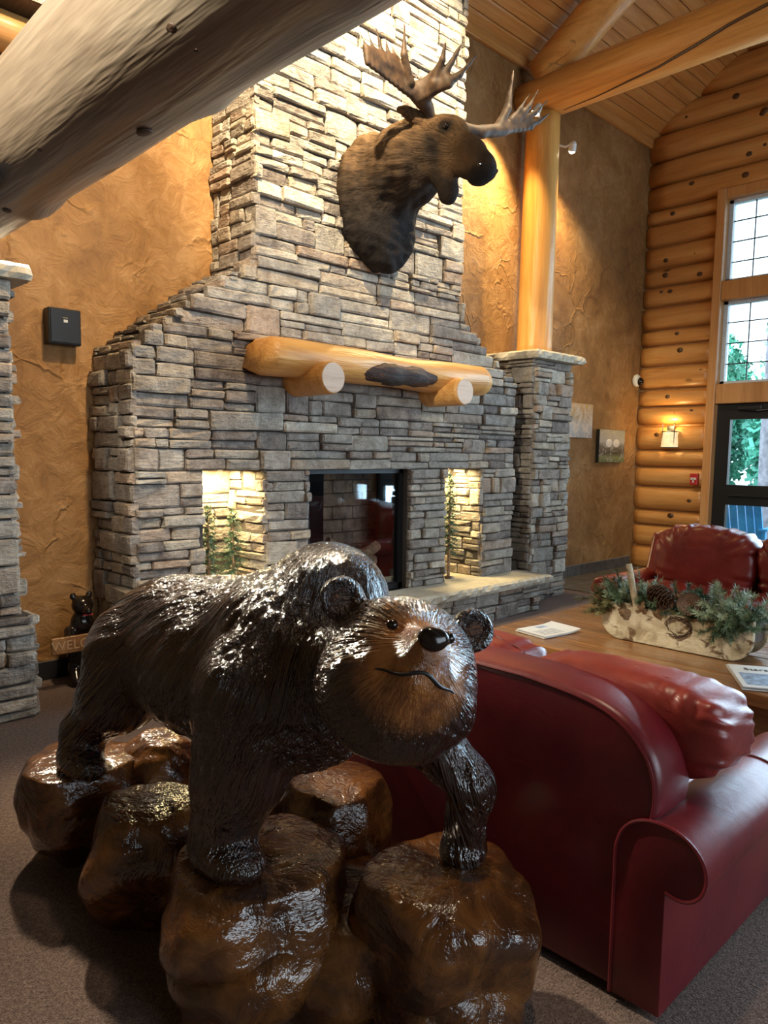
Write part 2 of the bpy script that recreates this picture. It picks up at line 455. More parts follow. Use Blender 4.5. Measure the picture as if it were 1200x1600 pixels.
struct('floor', MB().box(-5, 10.2, -7.2, 5.3, -0.12, 0.0), M['carpet'])
struct('wall_back', MB().box(-5, 10.2, WY, WY + 0.2, -0.1, 5.95), M['plaster'])
struct('wall_left', MB().box(-5.2, -5, -7.2, 5.3, -0.1, 10), M['plaster'])
# rear wall with a tall opening for its windows
rw = MB().box(-5, -0.6, -7.2, -7.0, -0.1, 6.6).box(6.6, 10.2, -7.2, -7.0, -0.1, 6.6).box(-0.6, 6.6, -7.2, -7.0, -0.1, 1.2).box(-0.6, 6.6, -7.2, -7.0, 4.8, 6.6)
struct('wall_rear', rw, M['plaster'])
# black skirting on the back wall, left of the fireplace
struct('baseboard_back', MB().box(-5, 2.2, WY - 0.02, WY, 0, 0.13, 0.004), M['black_plastic'])

# ceiling: boards laid along X, rising from the fireplace wall
c0 = struct('ceiling', MB().prism([(WY + 0.1, EAVE - SL * 0.1 + 0.06), (-1, ceil_z(-1) + 0.06), (-7.2, ceil_z(-7.2) + 0.06), (-7.2, ceil_z(-7.2) + 0.16), (-1, ceil_z(-1) + 0.16), (WY + 0.1, EAVE - SL * 0.1 + 0.16)], 'x', -5, 10.2), M['dark_oak'])
ca = math.cos(math.atan(SL)); sa = math.sin(math.atan(SL)); pw = 0.145
for i in range(34):
    s0 = i * pw + 0.004; s1 = (i + 1) * pw - 0.004
    cuts = [2.2] + sorted(random.uniform(3.4, 9.4) for _ in range(2)) + [10.15]
    for a, b in zip(cuts[:-1], cuts[1:]):
        if b - a < 0.25: continue
        dz = random.uniform(-0.003, 0.003); v = []
        for t_, h_ in ((s0, 0.012), (s0 + 0.012, 0), (s1 - 0.012, 0), (s1, 0.012), (s1, 0.055), (s0, 0.055)):
            v.append((WY - t_ * ca - h_ * sa * 0, EAVE + t_ * sa + h_ + dz))
        MB().prism(v, 'x', a + 0.002, b - 0.002).build('ceiling_board', M['plank_wood'], c0)
# cornice board where ceiling meets the wall
struct('trim_1', MB().box(3.0, 10.0, WY - 0.05, WY, EAVE - 0.09, EAVE + 0.02, 0.008), M['plank_wood'])

# right wall: half-round logs
wr = struct('wall_right', MB().box(10.05, 10.2, 4.12, 5.3, -0.1, 6.2).prism([(5.3, 5.0), (5.3, 5.95), (-1, 9.75), (-7.2, 5.95), (-7.2, 5.0)], 'x', 10.05, 10.2).box(10.05, 10.2, -7.2, -3.4, -0.1, 4.95), M['trim_wood'])
seams = [-0.02, 0.31, 0.61, 0.82, 1.15, 1.42, 1.65, 1.99, 2.24, 2.48, 2.79, 3.07, 3.28, 3.59, 3.86, 4.10, 4.40, 4.69, 4.88, 5.20, 5.51, 5.86, 6.20, 6.55, 6.9, 7.25]
for i, (a, b) in enumerate(zip(seams[:-1], seams[1:])):
    h = (b - a) / 2; zc = (a + b) / 2; rx = min(h, 0.10) * random.uniform(0.85, 1.1)
    y1 = 5.11
    if zc > 5.75: y1 = WY - (a - EAVE) / SL - 0.02
    y0 = 4.10 if zc < 4.85 else 0.4
    if y1 - y0 < 0.2: continue
    ns = 11 if y0 > 4 else 16; seg = 9; v = []; f = []
    ph = random.uniform(0, 6)
    for j in range(ns):
        u = j / (ns - 1); y = y0 + (y1 - y0) * u
        rr = 1 + 0.05 * math.sin(ph + y * 3.1) + 0.03 * math.sin(ph * 2 + y * 7.3)
        endr = 1.0 - 0.35 * max(0, (u - 0.93) / 0.07) ** 2 if zc < 5.75 else 1.0
        for k in range(seg):
            w = -math.pi / 2 + math.pi * k / (seg - 1)
            x = 10.06 - math.cos(w) ** 0.5 * (rx + 0.05) * rr * endr if 0 < k < seg - 1 else 10.06
            z = zc + math.sin(w) * (h - 0.006) * (0.985 if 0 < k < seg - 1 else 1)
            v.append((x, y, z))
    for j in range(ns - 1):
        for k in range(seg - 1):
            q = (j * seg + k, j * seg + k + 1, (j + 1) * seg + k + 1, (j + 1) * seg + k); f.append(q)
    f.append(tuple(range(seg))); f.append(tuple((ns - 1) * seg + k for k in range(seg))[::-1])
    MB().add(v, f).build('wall_log', M['log_wall_wood'], wr, smooth=True)
    for kk in range(random.choice((0, 1, 1, 2)) if y0 > 4 else 2):   # knots
        ky = random.uniform(max(y0, 3.3) + 0.12, y1 - 0.15); kz = zc + random.uniform(-0.5, 0.5) * h; kr = random.uniform(0.018, 0.038)
        ww = math.asin((kz - zc) / h); kx = 10.06 - math.cos(ww) ** 0.5 * (rx + 0.05)
        P, Fq = superell((kx + 0.004, ky, kz), (0.014, kr * 1.25, kr), 1, 1, 10, 6)
        mesh('knot', P, Fq, M['dark_oak'], wr, True)

# tall window wall + door bays in the right wall
def pane(name, x, y0, y1, z0, z1, parent):
    return MB().box(x - 0.004, x + 0.004, y0, y1, z0, z1).build(name, M['glass'], parent)
frm = struct('trim_2', MB().box(9.86, 10.12, 4.02, 4.13, 0, 4.93, 0.008), M['trim_wood'])
tops = [4.93, 4.83]
struct('trim_3', MB().box(9.88, 10.12, -3.4, 4.02, 4.80, 4.93, 0.008), M['trim_wood'])
struct('trim_4', MB().box(9.88, 10.12, -3.4, 4.02, 3.55, 3.79, 0.008), M['trim_wood'])
struct('trim_5', MB().box(9.88, 10.12, -3.4, 4.02, 2.25, 2.50, 0.008), M['trim_wood'])
ys = [4.02, 2.72, 1.42, 0.12, -1.18, -2.48, -3.4]
n = 0
for i in range(6):
    ya, yb = ys[i + 1] + (0.06 if i < 5 else 0), ys[i] - (0.0 if i == 0 else 0.06)
    if i < 5:
        struct('trim_%d' % (6 + i), MB().box(9.88, 10.12, ys[i + 1] - 0.06, ys[i + 1] + 0.06, 0, 4.8, 0.008), M['trim_wood'])
    for (z0, z1) in ((3.79, 4.80), (2.50, 3.55)):
        n += 1
        fr_ = MB().box(10.0, 10.1, ya, ya + 0.05, z0, z1).box(10.0, 10.1, yb - 0.05, yb, z0, z1).box(10.0, 10.1, ya, yb, z0, z0 + 0.04).box(10.0, 10.1, ya, yb, z1 - 0.04, z1)
        w_ = struct('window_%d' % n, fr_, M['white_frame'])
        pane('pane', 10.05, ya + 0.05, yb - 0.05, z0 + 0.04, z1 - 0.04, w_)
        if i < 2:
            for q in range(1, 4):
                yy = ya + (yb - ya) * q / 4
                MB().box(10.04, 10.06, yy - 0.006, yy + 0.006, z0, z1).build('muntin', M['black_metal'], w_)
            for q in range(1, 4):
                zz = z0 + (z1 - z0) * q / 4
                MB().box(10.038, 10.062, ya, yb, zz - 0.006, zz + 0.006).build('muntin', M['black_metal'], w_)
    # black door / glazed panel below
    fr_ = MB().box(9.98, 10.06, ya, ya + 0.17, 0, 2.25).box(9.98, 10.06, yb - 0.17, yb, 0, 2.25).box(9.98, 10.06, ya + 0.17, yb - 0.17, 2.05, 2.25).box(9.98, 10.06, ya + 0.17, yb - 0.17, 0.95, 1.21).box(9.98, 10.06, ya + 0.17, yb - 0.17, 0, 0.25)
    d_ = struct('door_%d' % (i + 1), fr_, M['black_metal'])
    pane('pane', 10.02, ya + 0.17, yb - 0.17, 1.21, 2.05, d_); pane('pane', 10.02, ya + 0.17, yb - 0.17, 0.25, 0.95, d_)
    MB().box(9.93, 9.97, ya + 0.2, yb - 0.2, 1.06, 1.10, 0.008).build('push_bar', M['black_metal'], d_)
    if i == 0:
        MB().box(9.9, 9.98, 3.45, 3.75, 2.16, 2.22, 0.01).tube([(9.94, 3.72, 2.17), (9.90, 3.5, 2.15), (9.95, 3.3, 2.17)], 0.012, 6).build('door_closer', M['black_metal'], d_)

# slate tile apron by the back wall, right of the pillar, with its tile skirting
ta = struct('floor_tile_apron', MB().box(7.55, 9.9, 3.2, WY, 0.0, 0.006), M['grout'])
nx = 0
for i in range(7):
    for j in range(5):
        x0 = 7.56 + i * 0.335; y0 = 3.21 + j * 0.382
        MB().box(x0, min(x0 + 0.328, 9.89), y0, min(y0 + 0.374, WY - 0.01), 0.006, 0.014, 0.003).build('tile', M['slate_tile'], ta)
bb = struct('baseboard_right', MB().box(7.3, 9.9, WY - 0.008, WY, 0, 0.155), M['grout'])
for i in range(8):
    x0 = 7.3 + i * 0.325
    MB().box(x0 + 0.004, min(x0 + 0.321, 9.9), WY - 0.02, WY - 0.008, 0.01, 0.15, 0.003).build('tile', M['slate_tile'], bb)
# ================================================================== stonework
def stone_rects(w, z0, z1, inside, hb=(0.13, 0.21), wb=(0.24, 0.62), seed=0):
    """random ashlar: bands cut into blocks, blocks cut into thin layers; inside(u0,u1,za,zb) keeps a stone or clips it"""
    r = random.Random(seed); out = []; z = z0
    while z < z1 - 0.02:
        h = r.uniform(*hb)
        if z1 - (z + h) < 0.07: h = z1 - z
        u = -r.uniform(0, 0.15)
        while u < w:
            l = r.uniform(*wb)
            if w - (u + l) < 0.1: l = w - u + 0.001
            n = r.choices((1, 2, 3), (0.22, 0.66, 0.12))[0] if h > 0.11 else r.choices((1, 2), (0.7, 0.3))[0]
            cuts = [0] + sorted([(k + r.uniform(-0.22, 0.22)) / n for k in range(1, n)]) + [1]
            for a, b in zip(cuts[:-1], cuts[1:]):
                segs = [(u, u + l)]
                if l > 0.34 and r.random() < 0.45:
                    m = u + l * r.uniform(0.3, 0.7); segs = [(u, m), (m, u + l)]
                for ua, ub in segs:
                    ua, ub = max(ua, 0), min(ub, w)
                    if ub - ua < 0.03: continue
                    for q in inside(ua, ub, z + a * h, z + b * h): out.append(q)
            u += l
        z += h
    return out

def stone_mesh(o, u, nrm, rect, r, proud=(0.0, 0.045)):
    ua, ub, za, zb = rect; g = 0.0018
    ua += g; ub -= g; za += g * 0.8; zb -= g * 0.8
    if ub - ua < 0.02 or zb - za < 0.015: return None
    p = r.uniform(*proud); hh = zb - za; ll = ub - ua
    bz = min(0.016, hh * 0.22); bu = min(0.022, ll * 0.16)
    tilt = r.uniform(-0.08, 0.08) * hh
    us = [ua, ua + bu, ub - bu, ub]; zs = [za, za + bz, zb - bz, zb]
    if ll > 0.24: us = [ua, ua + bu, ua + ll * r.uniform(0.35, 0.65), ub - bu, ub]
    nu = len(us); V = []
    for j, zz in enumerate(zs):
        for i, uu in enumerate(us):
            edge = (i in (0, nu - 1)) + (j in (0, 3))
            d = p - (0.0, 0.008, 0.017)[edge] + (r.uniform(-0.008, 0.008) if edge == 0 else r.uniform(-0.005, 0.003))
            ju = r.uniform(-0.006, 0.006) if 0 < i < nu - 1 else (r.uniform(0, 0.008) if i == 0 else -r.uniform(0, 0.008))
            jz = r.uniform(-0.004, 0.004) if 0 < j < 3 else (r.uniform(0, 0.006) if j == 0 else -r.uniform(0, 0.006))
            if i in (0, nu - 1) and j in (0, 3): jz *= 1.6
            q = o + u * (uu + ju) + Vector((0, 0, zz + jz + tilt * ((uu - ua) / ll - 0.5))) + nrm * d
            V.append(q)
    Fc = []
    for j in range(3):
        for i in range(nu - 1):
            Fc.append((j * nu + i, j * nu + i + 1, (j + 1) * nu + i + 1, (j + 1) * nu + i))
    ring = [i for i in range(nu)] + [j * nu + nu - 1 for j in (1, 2, 3)] + [3 * nu + i for i in range(nu - 2, -1, -1)] + [2 * nu, nu]
    b = len(V)
    for k in ring:
        q = V[k]; dd = (q - o).dot(nrm); V.append(q - nrm * (dd + 0.03))
    m = len(ring)
    for k in range(m): Fc.append((ring[(k + 1) % m], ring[k], b + k, b + (k + 1) % m))
    tone = r.choices((r.uniform(0.0, 0.25), r.uniform(0.25, 0.6), r.uniform(0.6, 0.88), r.uniform(0.88, 1.0)), (0.22, 0.46, 0.2, 0.12))[0]
    c = o + u * ((ua + ub) / 2) + Vector((0, 0, (za + zb) / 2)) + nrm * p
    return V, Fc, tone, c, ll * hh

def px_area(c, a, nrm):
    d = c - Vector((0, 0, EYE)); dep = d.dot(FW)
    if dep < 0.1: return 0
    x = 600 + F_PX * d.dot(RT) / dep; y = PPY - F_PX * d.dot(UP) / dep
    if not (-10 < x < 1210 and -10 < y < 1610): return a * 0.001
    return a * abs(d.normalized().dot(nrm)) / dep ** 2 * F_PX ** 2

def lay(faces, parent, mat, limit=300, name='stone'):
    """faces: list of (origin, u, normal, rects, proud). The largest in view become parts, the rest one joined part"""
    r = random.Random(len(faces) * 13 + 1); S = []
    for (o, u, nrm, rects, proud) in faces:
        for q in rects:
            m = stone_mesh(Vector(o), Vector(u), Vector(nrm), q, r, proud)
            if m: S.append((px_area(m[3], m[4], Vector(nrm)), m))
    S.sort(key=lambda t_: -t_[0])
    for a, (V, Fc, tone, c, _) in S[:limit]:
        mesh(name, [tuple(q - c) for q in V], Fc, mat, None, False, {'tone': [tone] * len(V)})
        ob = bpy.context.scene.collection.objects[-1]
        ob.location = c
        ob.parent = parent
        ob.matrix_parent_inverse = Matrix.Translation(-wloc(parent))
    rest = S[limit:]
    if rest:
        V = []; Fc = []; T = []
        for a, (v, f, tone, c, _) in rest:
            b = len(V); V += [tuple(q) for q in v]; Fc += [tuple(i + b for i in q) for q in f]; T += [tone] * len(v)
        ob = mesh(name + '_facing', V, Fc, mat, parent, False, {'tone': T}); ob['kind'] = 'stuff'
    return len(S)

# ------------------------------------------------------------------ fireplace
FY = 4.56; FX0, FX1 = 2.20, 6.30; CX0, CX1 = 3.15, 5.38; HZ = 0.36; OT = 1.42
NL = (2.71, 3.21); FB = (3.64, 4.75); NR = (5.25, 5.76)
fp = thing('stone_fireplace', 'tall stacked ledgestone fireplace and chimney with raised hearth under the moose head', 'fireplace', (4.25, 4.8, 0))
def left_edge(z):
    pts = [(2.19, FX0), (2.45, 2.52), (2.70, 2.86), (2.82, 3.06), (2.90, CX0)]
    if z <= pts[0][0]: return FX0
    for (a, b), (c, d) in zip(pts[:-1], pts[1:]):
        if z <= c: return b + (d - b) * (z - a) / (c - a)
    return CX0
def right_edge(z):
    pts = [(2.26, FX1), (2.42, 5.98), (2.62, 5.68), (2.80, 5.45), (2.88, CX1)]
    if z <= pts[0][0]: return FX1
    for (a, b), (c, d) in zip(pts[:-1], pts[1:]):
        if z <= c: return b + (d - b) * (z - a) / (c - a)
    return CX1
core = MB()
B = 0.012
core.box(FX0 + B, NL[0], FY + B, WY, 0, OT).box(NL[1], FB[0], FY + B, WY, 0, OT).box(FB[1], NR[0], FY + B, WY, 0, OT).box(NR[1], FX1 - B, FY + B, WY, 0, OT)
for a, b in (NL, FB, NR):
    core.box(a, b, FY + B, WY, 0, HZ - 0.02); core.box(a, b, WY - 0.12, WY, HZ, OT)
core.box(FX0 + B, FX1 - B, FY + B, WY, OT, 2.19)
zs = [2.19 + 0.06 * i for i in range(13)]
for a, b in zip(zs[:-1], zs[1:]):
    m_ = (a + b) / 2
    core.box(left_edge(m_) + B, right_edge(m_) - B, FY + B, WY, a, b)
core.box(CX0 + B, CX1 - B, FY + B, WY, zs[-1], 6.25)
core.build('core', M['mortar'], fp)

def clip_front(ua, ub, za, zb):
    zc = (za + zb) / 2; xa, xb = FX0 + ua, FX0 + ub
    L, R_ = left_edge(zc) - 0.02, right_edge(zc) + 0.02
    xa, xb = max(xa, L), min(xb, R_)
    if xb - xa < 0.05: return []
    segs = [(xa, xb)]
    for a, b in (NL, FB, NR):
        if za < OT - 0.03 and zb > HZ - 0.02:
            if zb > OT: zb = OT if zb - OT < (OT - za) else zb
            new = []
            for s0, s1 in segs:
                if s1 <= a or s0 >= b: new.append((s0, s1)); continue
                if s0 < a: new.append((s0, a))
                if s1 > b: new.append((b, s1))
            segs = new
    return [(s0 - FX0, s1 - FX0, za, zb) for s0, s1 in segs if s1 - s0 > 0.035]
faces = []
X_, Y_ = Vector((1, 0, 0)), Vector((0, 1, 0))
low = stone_rects(FX1 - FX0, HZ, OT, clip_front, seed=3) + stone_rects(FX1 - FX0, OT, 6.2, clip_front, seed=4)
faces.append(((FX0, FY, 0), X_, -Y_, low, (0.0, 0.045)))
keep = lambda ua, ub, za, zb: [(ua, ub, za, zb)]
dpt = WY - FY
# left flank, chimney flank and the stepped shoulder between them (all face -X)
faces.append(((FX0, WY, 0), -Y_, -X_, stone_rects(dpt + 0.02, 0.0, 2.19, keep, wb=(0.12, 0.34), seed=5), (0.0, 0.05)))
faces.append(((CX0, WY, 0), -Y_, -X_, stone_rects(dpt + 0.02, 2.9, 6.2, keep, wb=(0.12, 0.34), seed=6), (0.0, 0.04)))
for a, b in zip(zs[:-1], zs[1:]):
    faces.append(((left_edge((a + b) / 2), WY, 0), -Y_, -X_, stone_rects(dpt + 0.02, a, b, keep, hb=(0.06, 0.07), wb=(0.12, 0.3), seed=int(a * 100)), (0.0, 0.05)))
# niches: back and the far reveal
for k, (a, b) in enumerate((NL, NR)):
    faces.append(((a, WY - 0.12, 0), X_, -Y_, stone_rects(b - a, HZ, OT, keep, hb=(0.1, 0.17), wb=(0.14, 0.34), seed=20 + k), (0.0, 0.03)))
    faces.append(((b, WY - 0.12, 0), -Y_, -X_, stone_rects(dpt - 0.10, HZ, OT, keep, hb=(0.1, 0.17), wb=(0.14, 0.3), seed=30 + k), (0.0, 0.03)))
# raised hearth base
HX0, HX1, HY = 2.10, 6.34, 4.23
mbh = MB().box(HX0 + B, HX1 - B, HY + B, FY + 0.05, 0, 0.285); mbh.build('hearth_core', M['mortar'], fp)
faces.append(((HX0, HY, 0), X_, -Y_, stone_rects(HX1 - HX0, 0, 0.29, keep, hb=(0.1, 0.19), wb=(0.2, 0.5), seed=40), (0.0, 0.035)))
faces.append(((HX1, HY, 0), Y_, X_, stone_rects(0.3, 0, 0.29, keep, hb=(0.1, 0.19), wb=(0.15, 0.3), seed=41), (0.0, 0.03)))
faces.append(((HX0, FY, 0), -Y_, -X_, stone_rects(0.3, 0, 0.29, keep, hb=(0.1, 0.19), wb=(0.15, 0.3), seed=42), (0.0, 0.03)))
print('fireplace stones', lay(faces, fp, M['ledgestone']))
# hearth slab with a rough chiselled edge
def slab(name, x0, x1, y0, y1, z0, z1, parent, mat, n=40, rough=0.012, seed=1):
    r = random.Random(seed); per = []
    L = 2 * (x1 - x0 + y1 - y0)
    cs = [(x0, y0), (x1, y0), (x1, y1), (x0, y1)]
    for (a, b) in zip(cs, cs[1:] + cs[:1]):
        k = max(2, int(n * math.dist(a, b) / L * 2))
        for i in range(k): per.append((a[0] + (b[0] - a[0]) * i / k, a[1] + (b[1] - a[1]) * i / k))
    m = len(per); cx, cy = (x0 + x1) / 2, (y0 + y1) / 2; v = []
    def ring(z, off, rg):
        for (a, b) in per:
            dx = (1 if a > x1 - 1e-4 else 0) - (1 if a < x0 + 1e-4 else 0); dy = (1 if b > y1 - 1e-4 else 0) - (1 if b < y0 + 1e-4 else 0)
            e = off + r.uniform(-rg, rg)
            v.append((a + dx * e, b + dy * e, z + r.uniform(-rg, rg) * 0.3))
    ring(z0, -0.006, 0.004); ring(z0 + (z1 - z0) * 0.35, 0.004, rough); ring(z0 + (z1 - z0) * 0.75, 0.0, rough); ring(z1, -0.018, 0.005)
    f = []
    for j in range(3):
        for i in range(m): f.append((j * m + i, j * m + (i + 1) % m, (j + 1) * m + (i + 1) % m, (j + 1) * m + i))
    f.append(tuple(range(m))[::-1]); f.append(tuple(3 * m + i for i in range(m)))
    return MB().add(v, f).build(name, mat, parent)
hs = slab('hearth_slab', 2.04, 6.44, 4.15, FY + 0.02, 0.285, 0.36, fp, M['limestone'], 90)
for a, b in (NL, NR):
    MB().box(a, b, FY, WY - 0.1, 0.34, 0.362).build('niche_floor', M['limestone'], fp)

# firebox insert
plain('firebrick', (0.22, 0.135, 0.09), 0.9, vs=14, var=0.5, bmp=0.3)
plain('bark', (0.30, 0.19, 0.11), 0.85, vs=35, var=0.5, bmp=0.6)
a, b = FB
fbx = MB().box(a, a + 0.05, FY + 0.06, FY + 0.12, HZ, OT).box(b - 0.05, b, FY + 0.06, FY + 0.12, HZ, OT).box(a, b, FY + 0.06, FY + 0.12, OT - 0.035, OT).box(a, b, FY + 0.06, FY + 0.12, HZ, HZ + 0.05)
fb = fbx.build('firebox_frame', M['black_metal'], fp)
for s0, s1 in ((a + 0.05, a + 0.27), (b - 0.20, b - 0.05)):          # drawn mesh curtains
    pr = []; nn = 28
    for i in range(nn + 1): pr.append((s0 + (s1 - s0) * i / nn, FY + 0.15 + 0.012 * (i % 2)))
    for i in range(nn, -1, -1): pr.append((s0 + (s1 - s0) * i / nn, FY + 0.165 + 0.012 * (i % 2)))
    MB().prism(pr, 'z', HZ + 0.04, OT - 0.03).build('mesh_curtain', M['black_metal'], fp)
MB().box(a + 0.05, b - 0.05, FY + 0.085, FY + 0.092, HZ + 0.05, OT - 0.035).build('glass_door', M['glass'], fp)
MB().box(a, b, FY + 0.12, WY - 0.12, HZ - 0.01, HZ + 0.03).build('firebox_floor', M['black_metal'], fp)
bw = MB()
for i in range(9):
    for j in range(5):
        x0 = a + j * 0.235 - (0.117 if i % 2 else 0); x1 = min(x0 + 0.228, b); x0 = max(x0, a)
        if x1 - x0 > 0.03: MB().box(x0, x1, WY - 0.155, WY - 0.12, HZ + 0.04 + i * 0.115, HZ + 0.148 + i * 0.115, 0.004).build('firebrick', M['firebrick'], fp)
for q0, q1, rr in (((3.85, 4.72, 0.62), (4.42, 4.80, 0.50), 0.06), ((4.05, 4.85, 0.66), (4.50, 4.74, 0.47), 0.055), ((4.15, 4.74, 0.47), (4.55, 4.76, 0.62), 0.05), ((3.8, 4.78, 0.44), (4.5, 4.82, 0.44), 0.05)):
    q0, q1 = Vector(q0) + Vector((0, -0.02, 0.13)), Vector(q1) + Vector((0, -0.02, 0.13))
    MB().tube([q0.lerp(q1, i / 5) + Vector((0, 0, random.uniform(-0.01, 0.01))) for i in range(6)], [rr * random.uniform(0.9, 1.1) for _ in range(6)], 10).build('gas_log', M['bark'], fp, smooth=False)
gr = MB()
for x in (3.95, 4.15, 4.35, 4.5): gr.tube([(x, 4.70, HZ + 0.03), (x, 4.70, HZ + 0.15), (x, 4.86, HZ + 0.15), (x, 4.86, HZ + 0.03)], 0.010, 6)
gr.tube([(3.88, 4.76, HZ + 0.155), (4.56, 4.76, HZ + 0.155)], 0.010, 6)
gr.build('grate', M['black_metal'], fp)
# warm down-lights in the tops of the two niches
for k, (a, b) in enumerate((NL, NR)):
    xc = (a + b) / 2
    MB().tube([(xc, FY + 0.22, OT - 0.005), (xc, FY + 0.22, OT + 0.01)], 0.04, 14).build('niche_light', M['bulb'], fp)
    area('niche_lamp', (xc, FY + 0.24, OT - 0.012), (xc, FY + 0.26, 0), 0.34, 0.2, 30, (1.0, 0.78, 0.38))

# ------------------------------------------------------------------ the two stone pillars
def pillar(name, label, x0, x1, y0, zt, base, seed, cap_over=0.10):
    p_ = thing(name, label, 'pillar', ((x0 + x1) / 2, (y0 + WY) / 2, 0))
    MB().box(x0 + B, x1 - B, y0 + B, WY, 0, zt).build('core', M['mortar'], p_)
    fs = [((x0, y0, 0), X_, -Y_, stone_rects(x1 - x0, 0, zt, keep, hb=(0.10, 0.17), wb=(0.14, 0.42), seed=seed), (0.0, 0.05)),
          ((x0, WY, 0), -Y_, -X_, stone_rects(WY - y0, 0, zt, keep, hb=(0.10, 0.17), wb=(0.14, 0.36), seed=seed + 1), (0.0, 0.05)),
          ((x1, y0, 0), Y_, X_, stone_rects(WY - y0, 0, zt, keep, hb=(0.10, 0.17), wb=(0.14, 0.36), seed=seed + 2), (0.0, 0.05))]
    if base:
        MB().box(x0 - base, x1 + base, y0 - base, WY, 0, 0.6).build('plinth_core', M['mortar'], p_)
        q = base + 0.01
        fs += [((x0 - q, y0 - q, 0), X_, -Y_, stone_rects(x1 - x0 + 2 * q, 0, 0.6, keep, hb=(0.12, 0.2), wb=(0.16, 0.4), seed=seed + 3), (0.0, 0.04)),
               ((x1 + q, y0 - q, 0), Y_, X_, stone_rects(WY - y0 + q, 0, 0.6, keep, hb=(0.12, 0.2), wb=(0.16, 0.4), seed=seed + 4), (0.0, 0.04)),
               ((x0 - q, WY, 0), -Y_, -X_, stone_rects(WY - y0 + q, 0, 0.6, keep, hb=(0.12, 0.2), wb=(0.16, 0.4), seed=seed + 5), (0.0, 0.04))]
    print(name, lay(fs, p_, M['ledgestone']))
    slab('cap', x0 - cap_over, x1 + cap_over, y0 - cap_over, WY, zt, zt + 0.085, p_, M['limestone'], 40, 0.014, seed)
    return p_
pillar('stone_pillar', 'stone pillar right of the fireplace carrying the upright log column', 6.56, 7.25, 4.52, 2.545, 0.0, 100)
pillar('stone_pillar', 'stone pillar at the left edge of the photo under the grey log beam', 0.72, 1.47, 4.50, 2.475, 0.045, 200)
# ================================================================== log beams
plain('dark_knot', (0.06, 0.034, 0.02), 0.5, vs=60, var=0.6, bmp=0.6)
def log(name, pts, rad, mat, label=None, cat=None, parent=None, seg=28, n=40, wob=0.03, seed=1, bumps=()):
    pts = [Vector(p) for p in pts]; r = random.Random(seed); a, b = pts[0], pts[-1]
    ax = (b - a).normalized(); e1 = ax.orthogonal().normalized(); e2 = ax.cross(e1)
    ph = [r.uniform(0, 6.28) for _ in range(8)]; v = []; f = []; L = (b - a).length
    for i in range(n):
        u = i / (n - 1); c = a.lerp(b, u); R0 = rad[0] + (rad[1] - rad[0]) * u
        c = c + e1 * wob * 0.3 * math.sin(ph[0] + u * L * 1.1) + e2 * wob * 0.3 * math.sin(ph[1] + u * L * 0.9)
        for k in range(seg):
            w = 2 * math.pi * k / seg
            m = 1 + wob * (math.sin(w * 2 + ph[2] + u * L * 0.8) + 0.6 * math.sin(w * 3 + ph[3] - u * L * 1.7) + 0.5 * math.sin(ph[4] + u * L * 3.1 + w) + 0.35 * math.sin(w * 5 + ph[5] + u * L * 5))
            for (bu, bw, bh, bs) in bumps:
                dw = (w - bw + math.pi) % (2 * math.pi) - math.pi
                m += bh * math.exp(-((u - bu) * L / bs) ** 2 - (dw * R0 / bs) ** 2)
            v.append(tuple(c + (e1 * math.cos(w) + e2 * math.sin(w)) * R0 * m))
    for i in range(n - 1):
        for k in range(seg):
            k2 = (k + 1) % seg; f.append((i * seg + k, i * seg + k2, (i + 1) * seg + k2, (i + 1) * seg + k))
    f.append(tuple(range(seg))[::-1]); f.append(tuple((n - 1) * seg + k for k in range(seg)))
    o = MB().add(v, f).build(name, mat, parent, smooth=True)
    if label: props(o, label, cat)
    return o
tr_ = thing('log_truss', 'peeled log roof truss at upper right, level tie beam and sloping rafter', 'truss', (7.08, 4.9, 5.3))
rb = log('tie_beam', [(7.08, 5.10, 5.36), (7.08, -4.0, 5.36)], (0.215, 0.22), M['beam_wood'], parent=tr_, wob=0.02, seed=3, n=60)
MB().tube([(7.044, 4.60, 5.146), (7.026, 4.224, 5.150), (6.989, 3.892, 5.163), (6.959, 3.523, 5.180), (6.914, 3.175, 5.220), (6.882, 2.859, 5.271), (6.869, 2.545, 5.309), (6.864, 2.0, 5.35)], [0.003, 0.007, 0.010, 0.012, 0.014, 0.014, 0.015, 0.010], 8).build('drying_crack', M['dark_oak'], rb)
log('rafter', [(7.08, 4.92, 5.58), (7.08, -0.9, 5.58 + 5.82 * SL)], (0.20, 0.20), M['beam_wood'], parent=tr_, wob=0.025, seed=4, n=50)
log('log_column', [(7.02, 4.86, 2.63), (7.06, 4.86, 5.16)], (0.19, 0.18), M['column_wood'], 'upright golden log column standing on the right stone pillar', 'column', wob=0.012, seed=5, n=24)
rng = random.Random(5)
gb = [(rng.uniform(0.05, 0.75), rng.uniform(0, 6.28), rng.uniform(0.04, 0.10), rng.uniform(0.05, 0.10)) for _ in range(16)]
gl_ = log('log_beam', [(1.20, 5.10, 2.835), (1.20, -2.6, 2.835)], (0.265, 0.232), M['grey_log_wood'], 'thick grey weathered log beam crossing the upper left corner', 'beam', wob=0.02, seed=8, n=120, seg=40, bumps=gb)
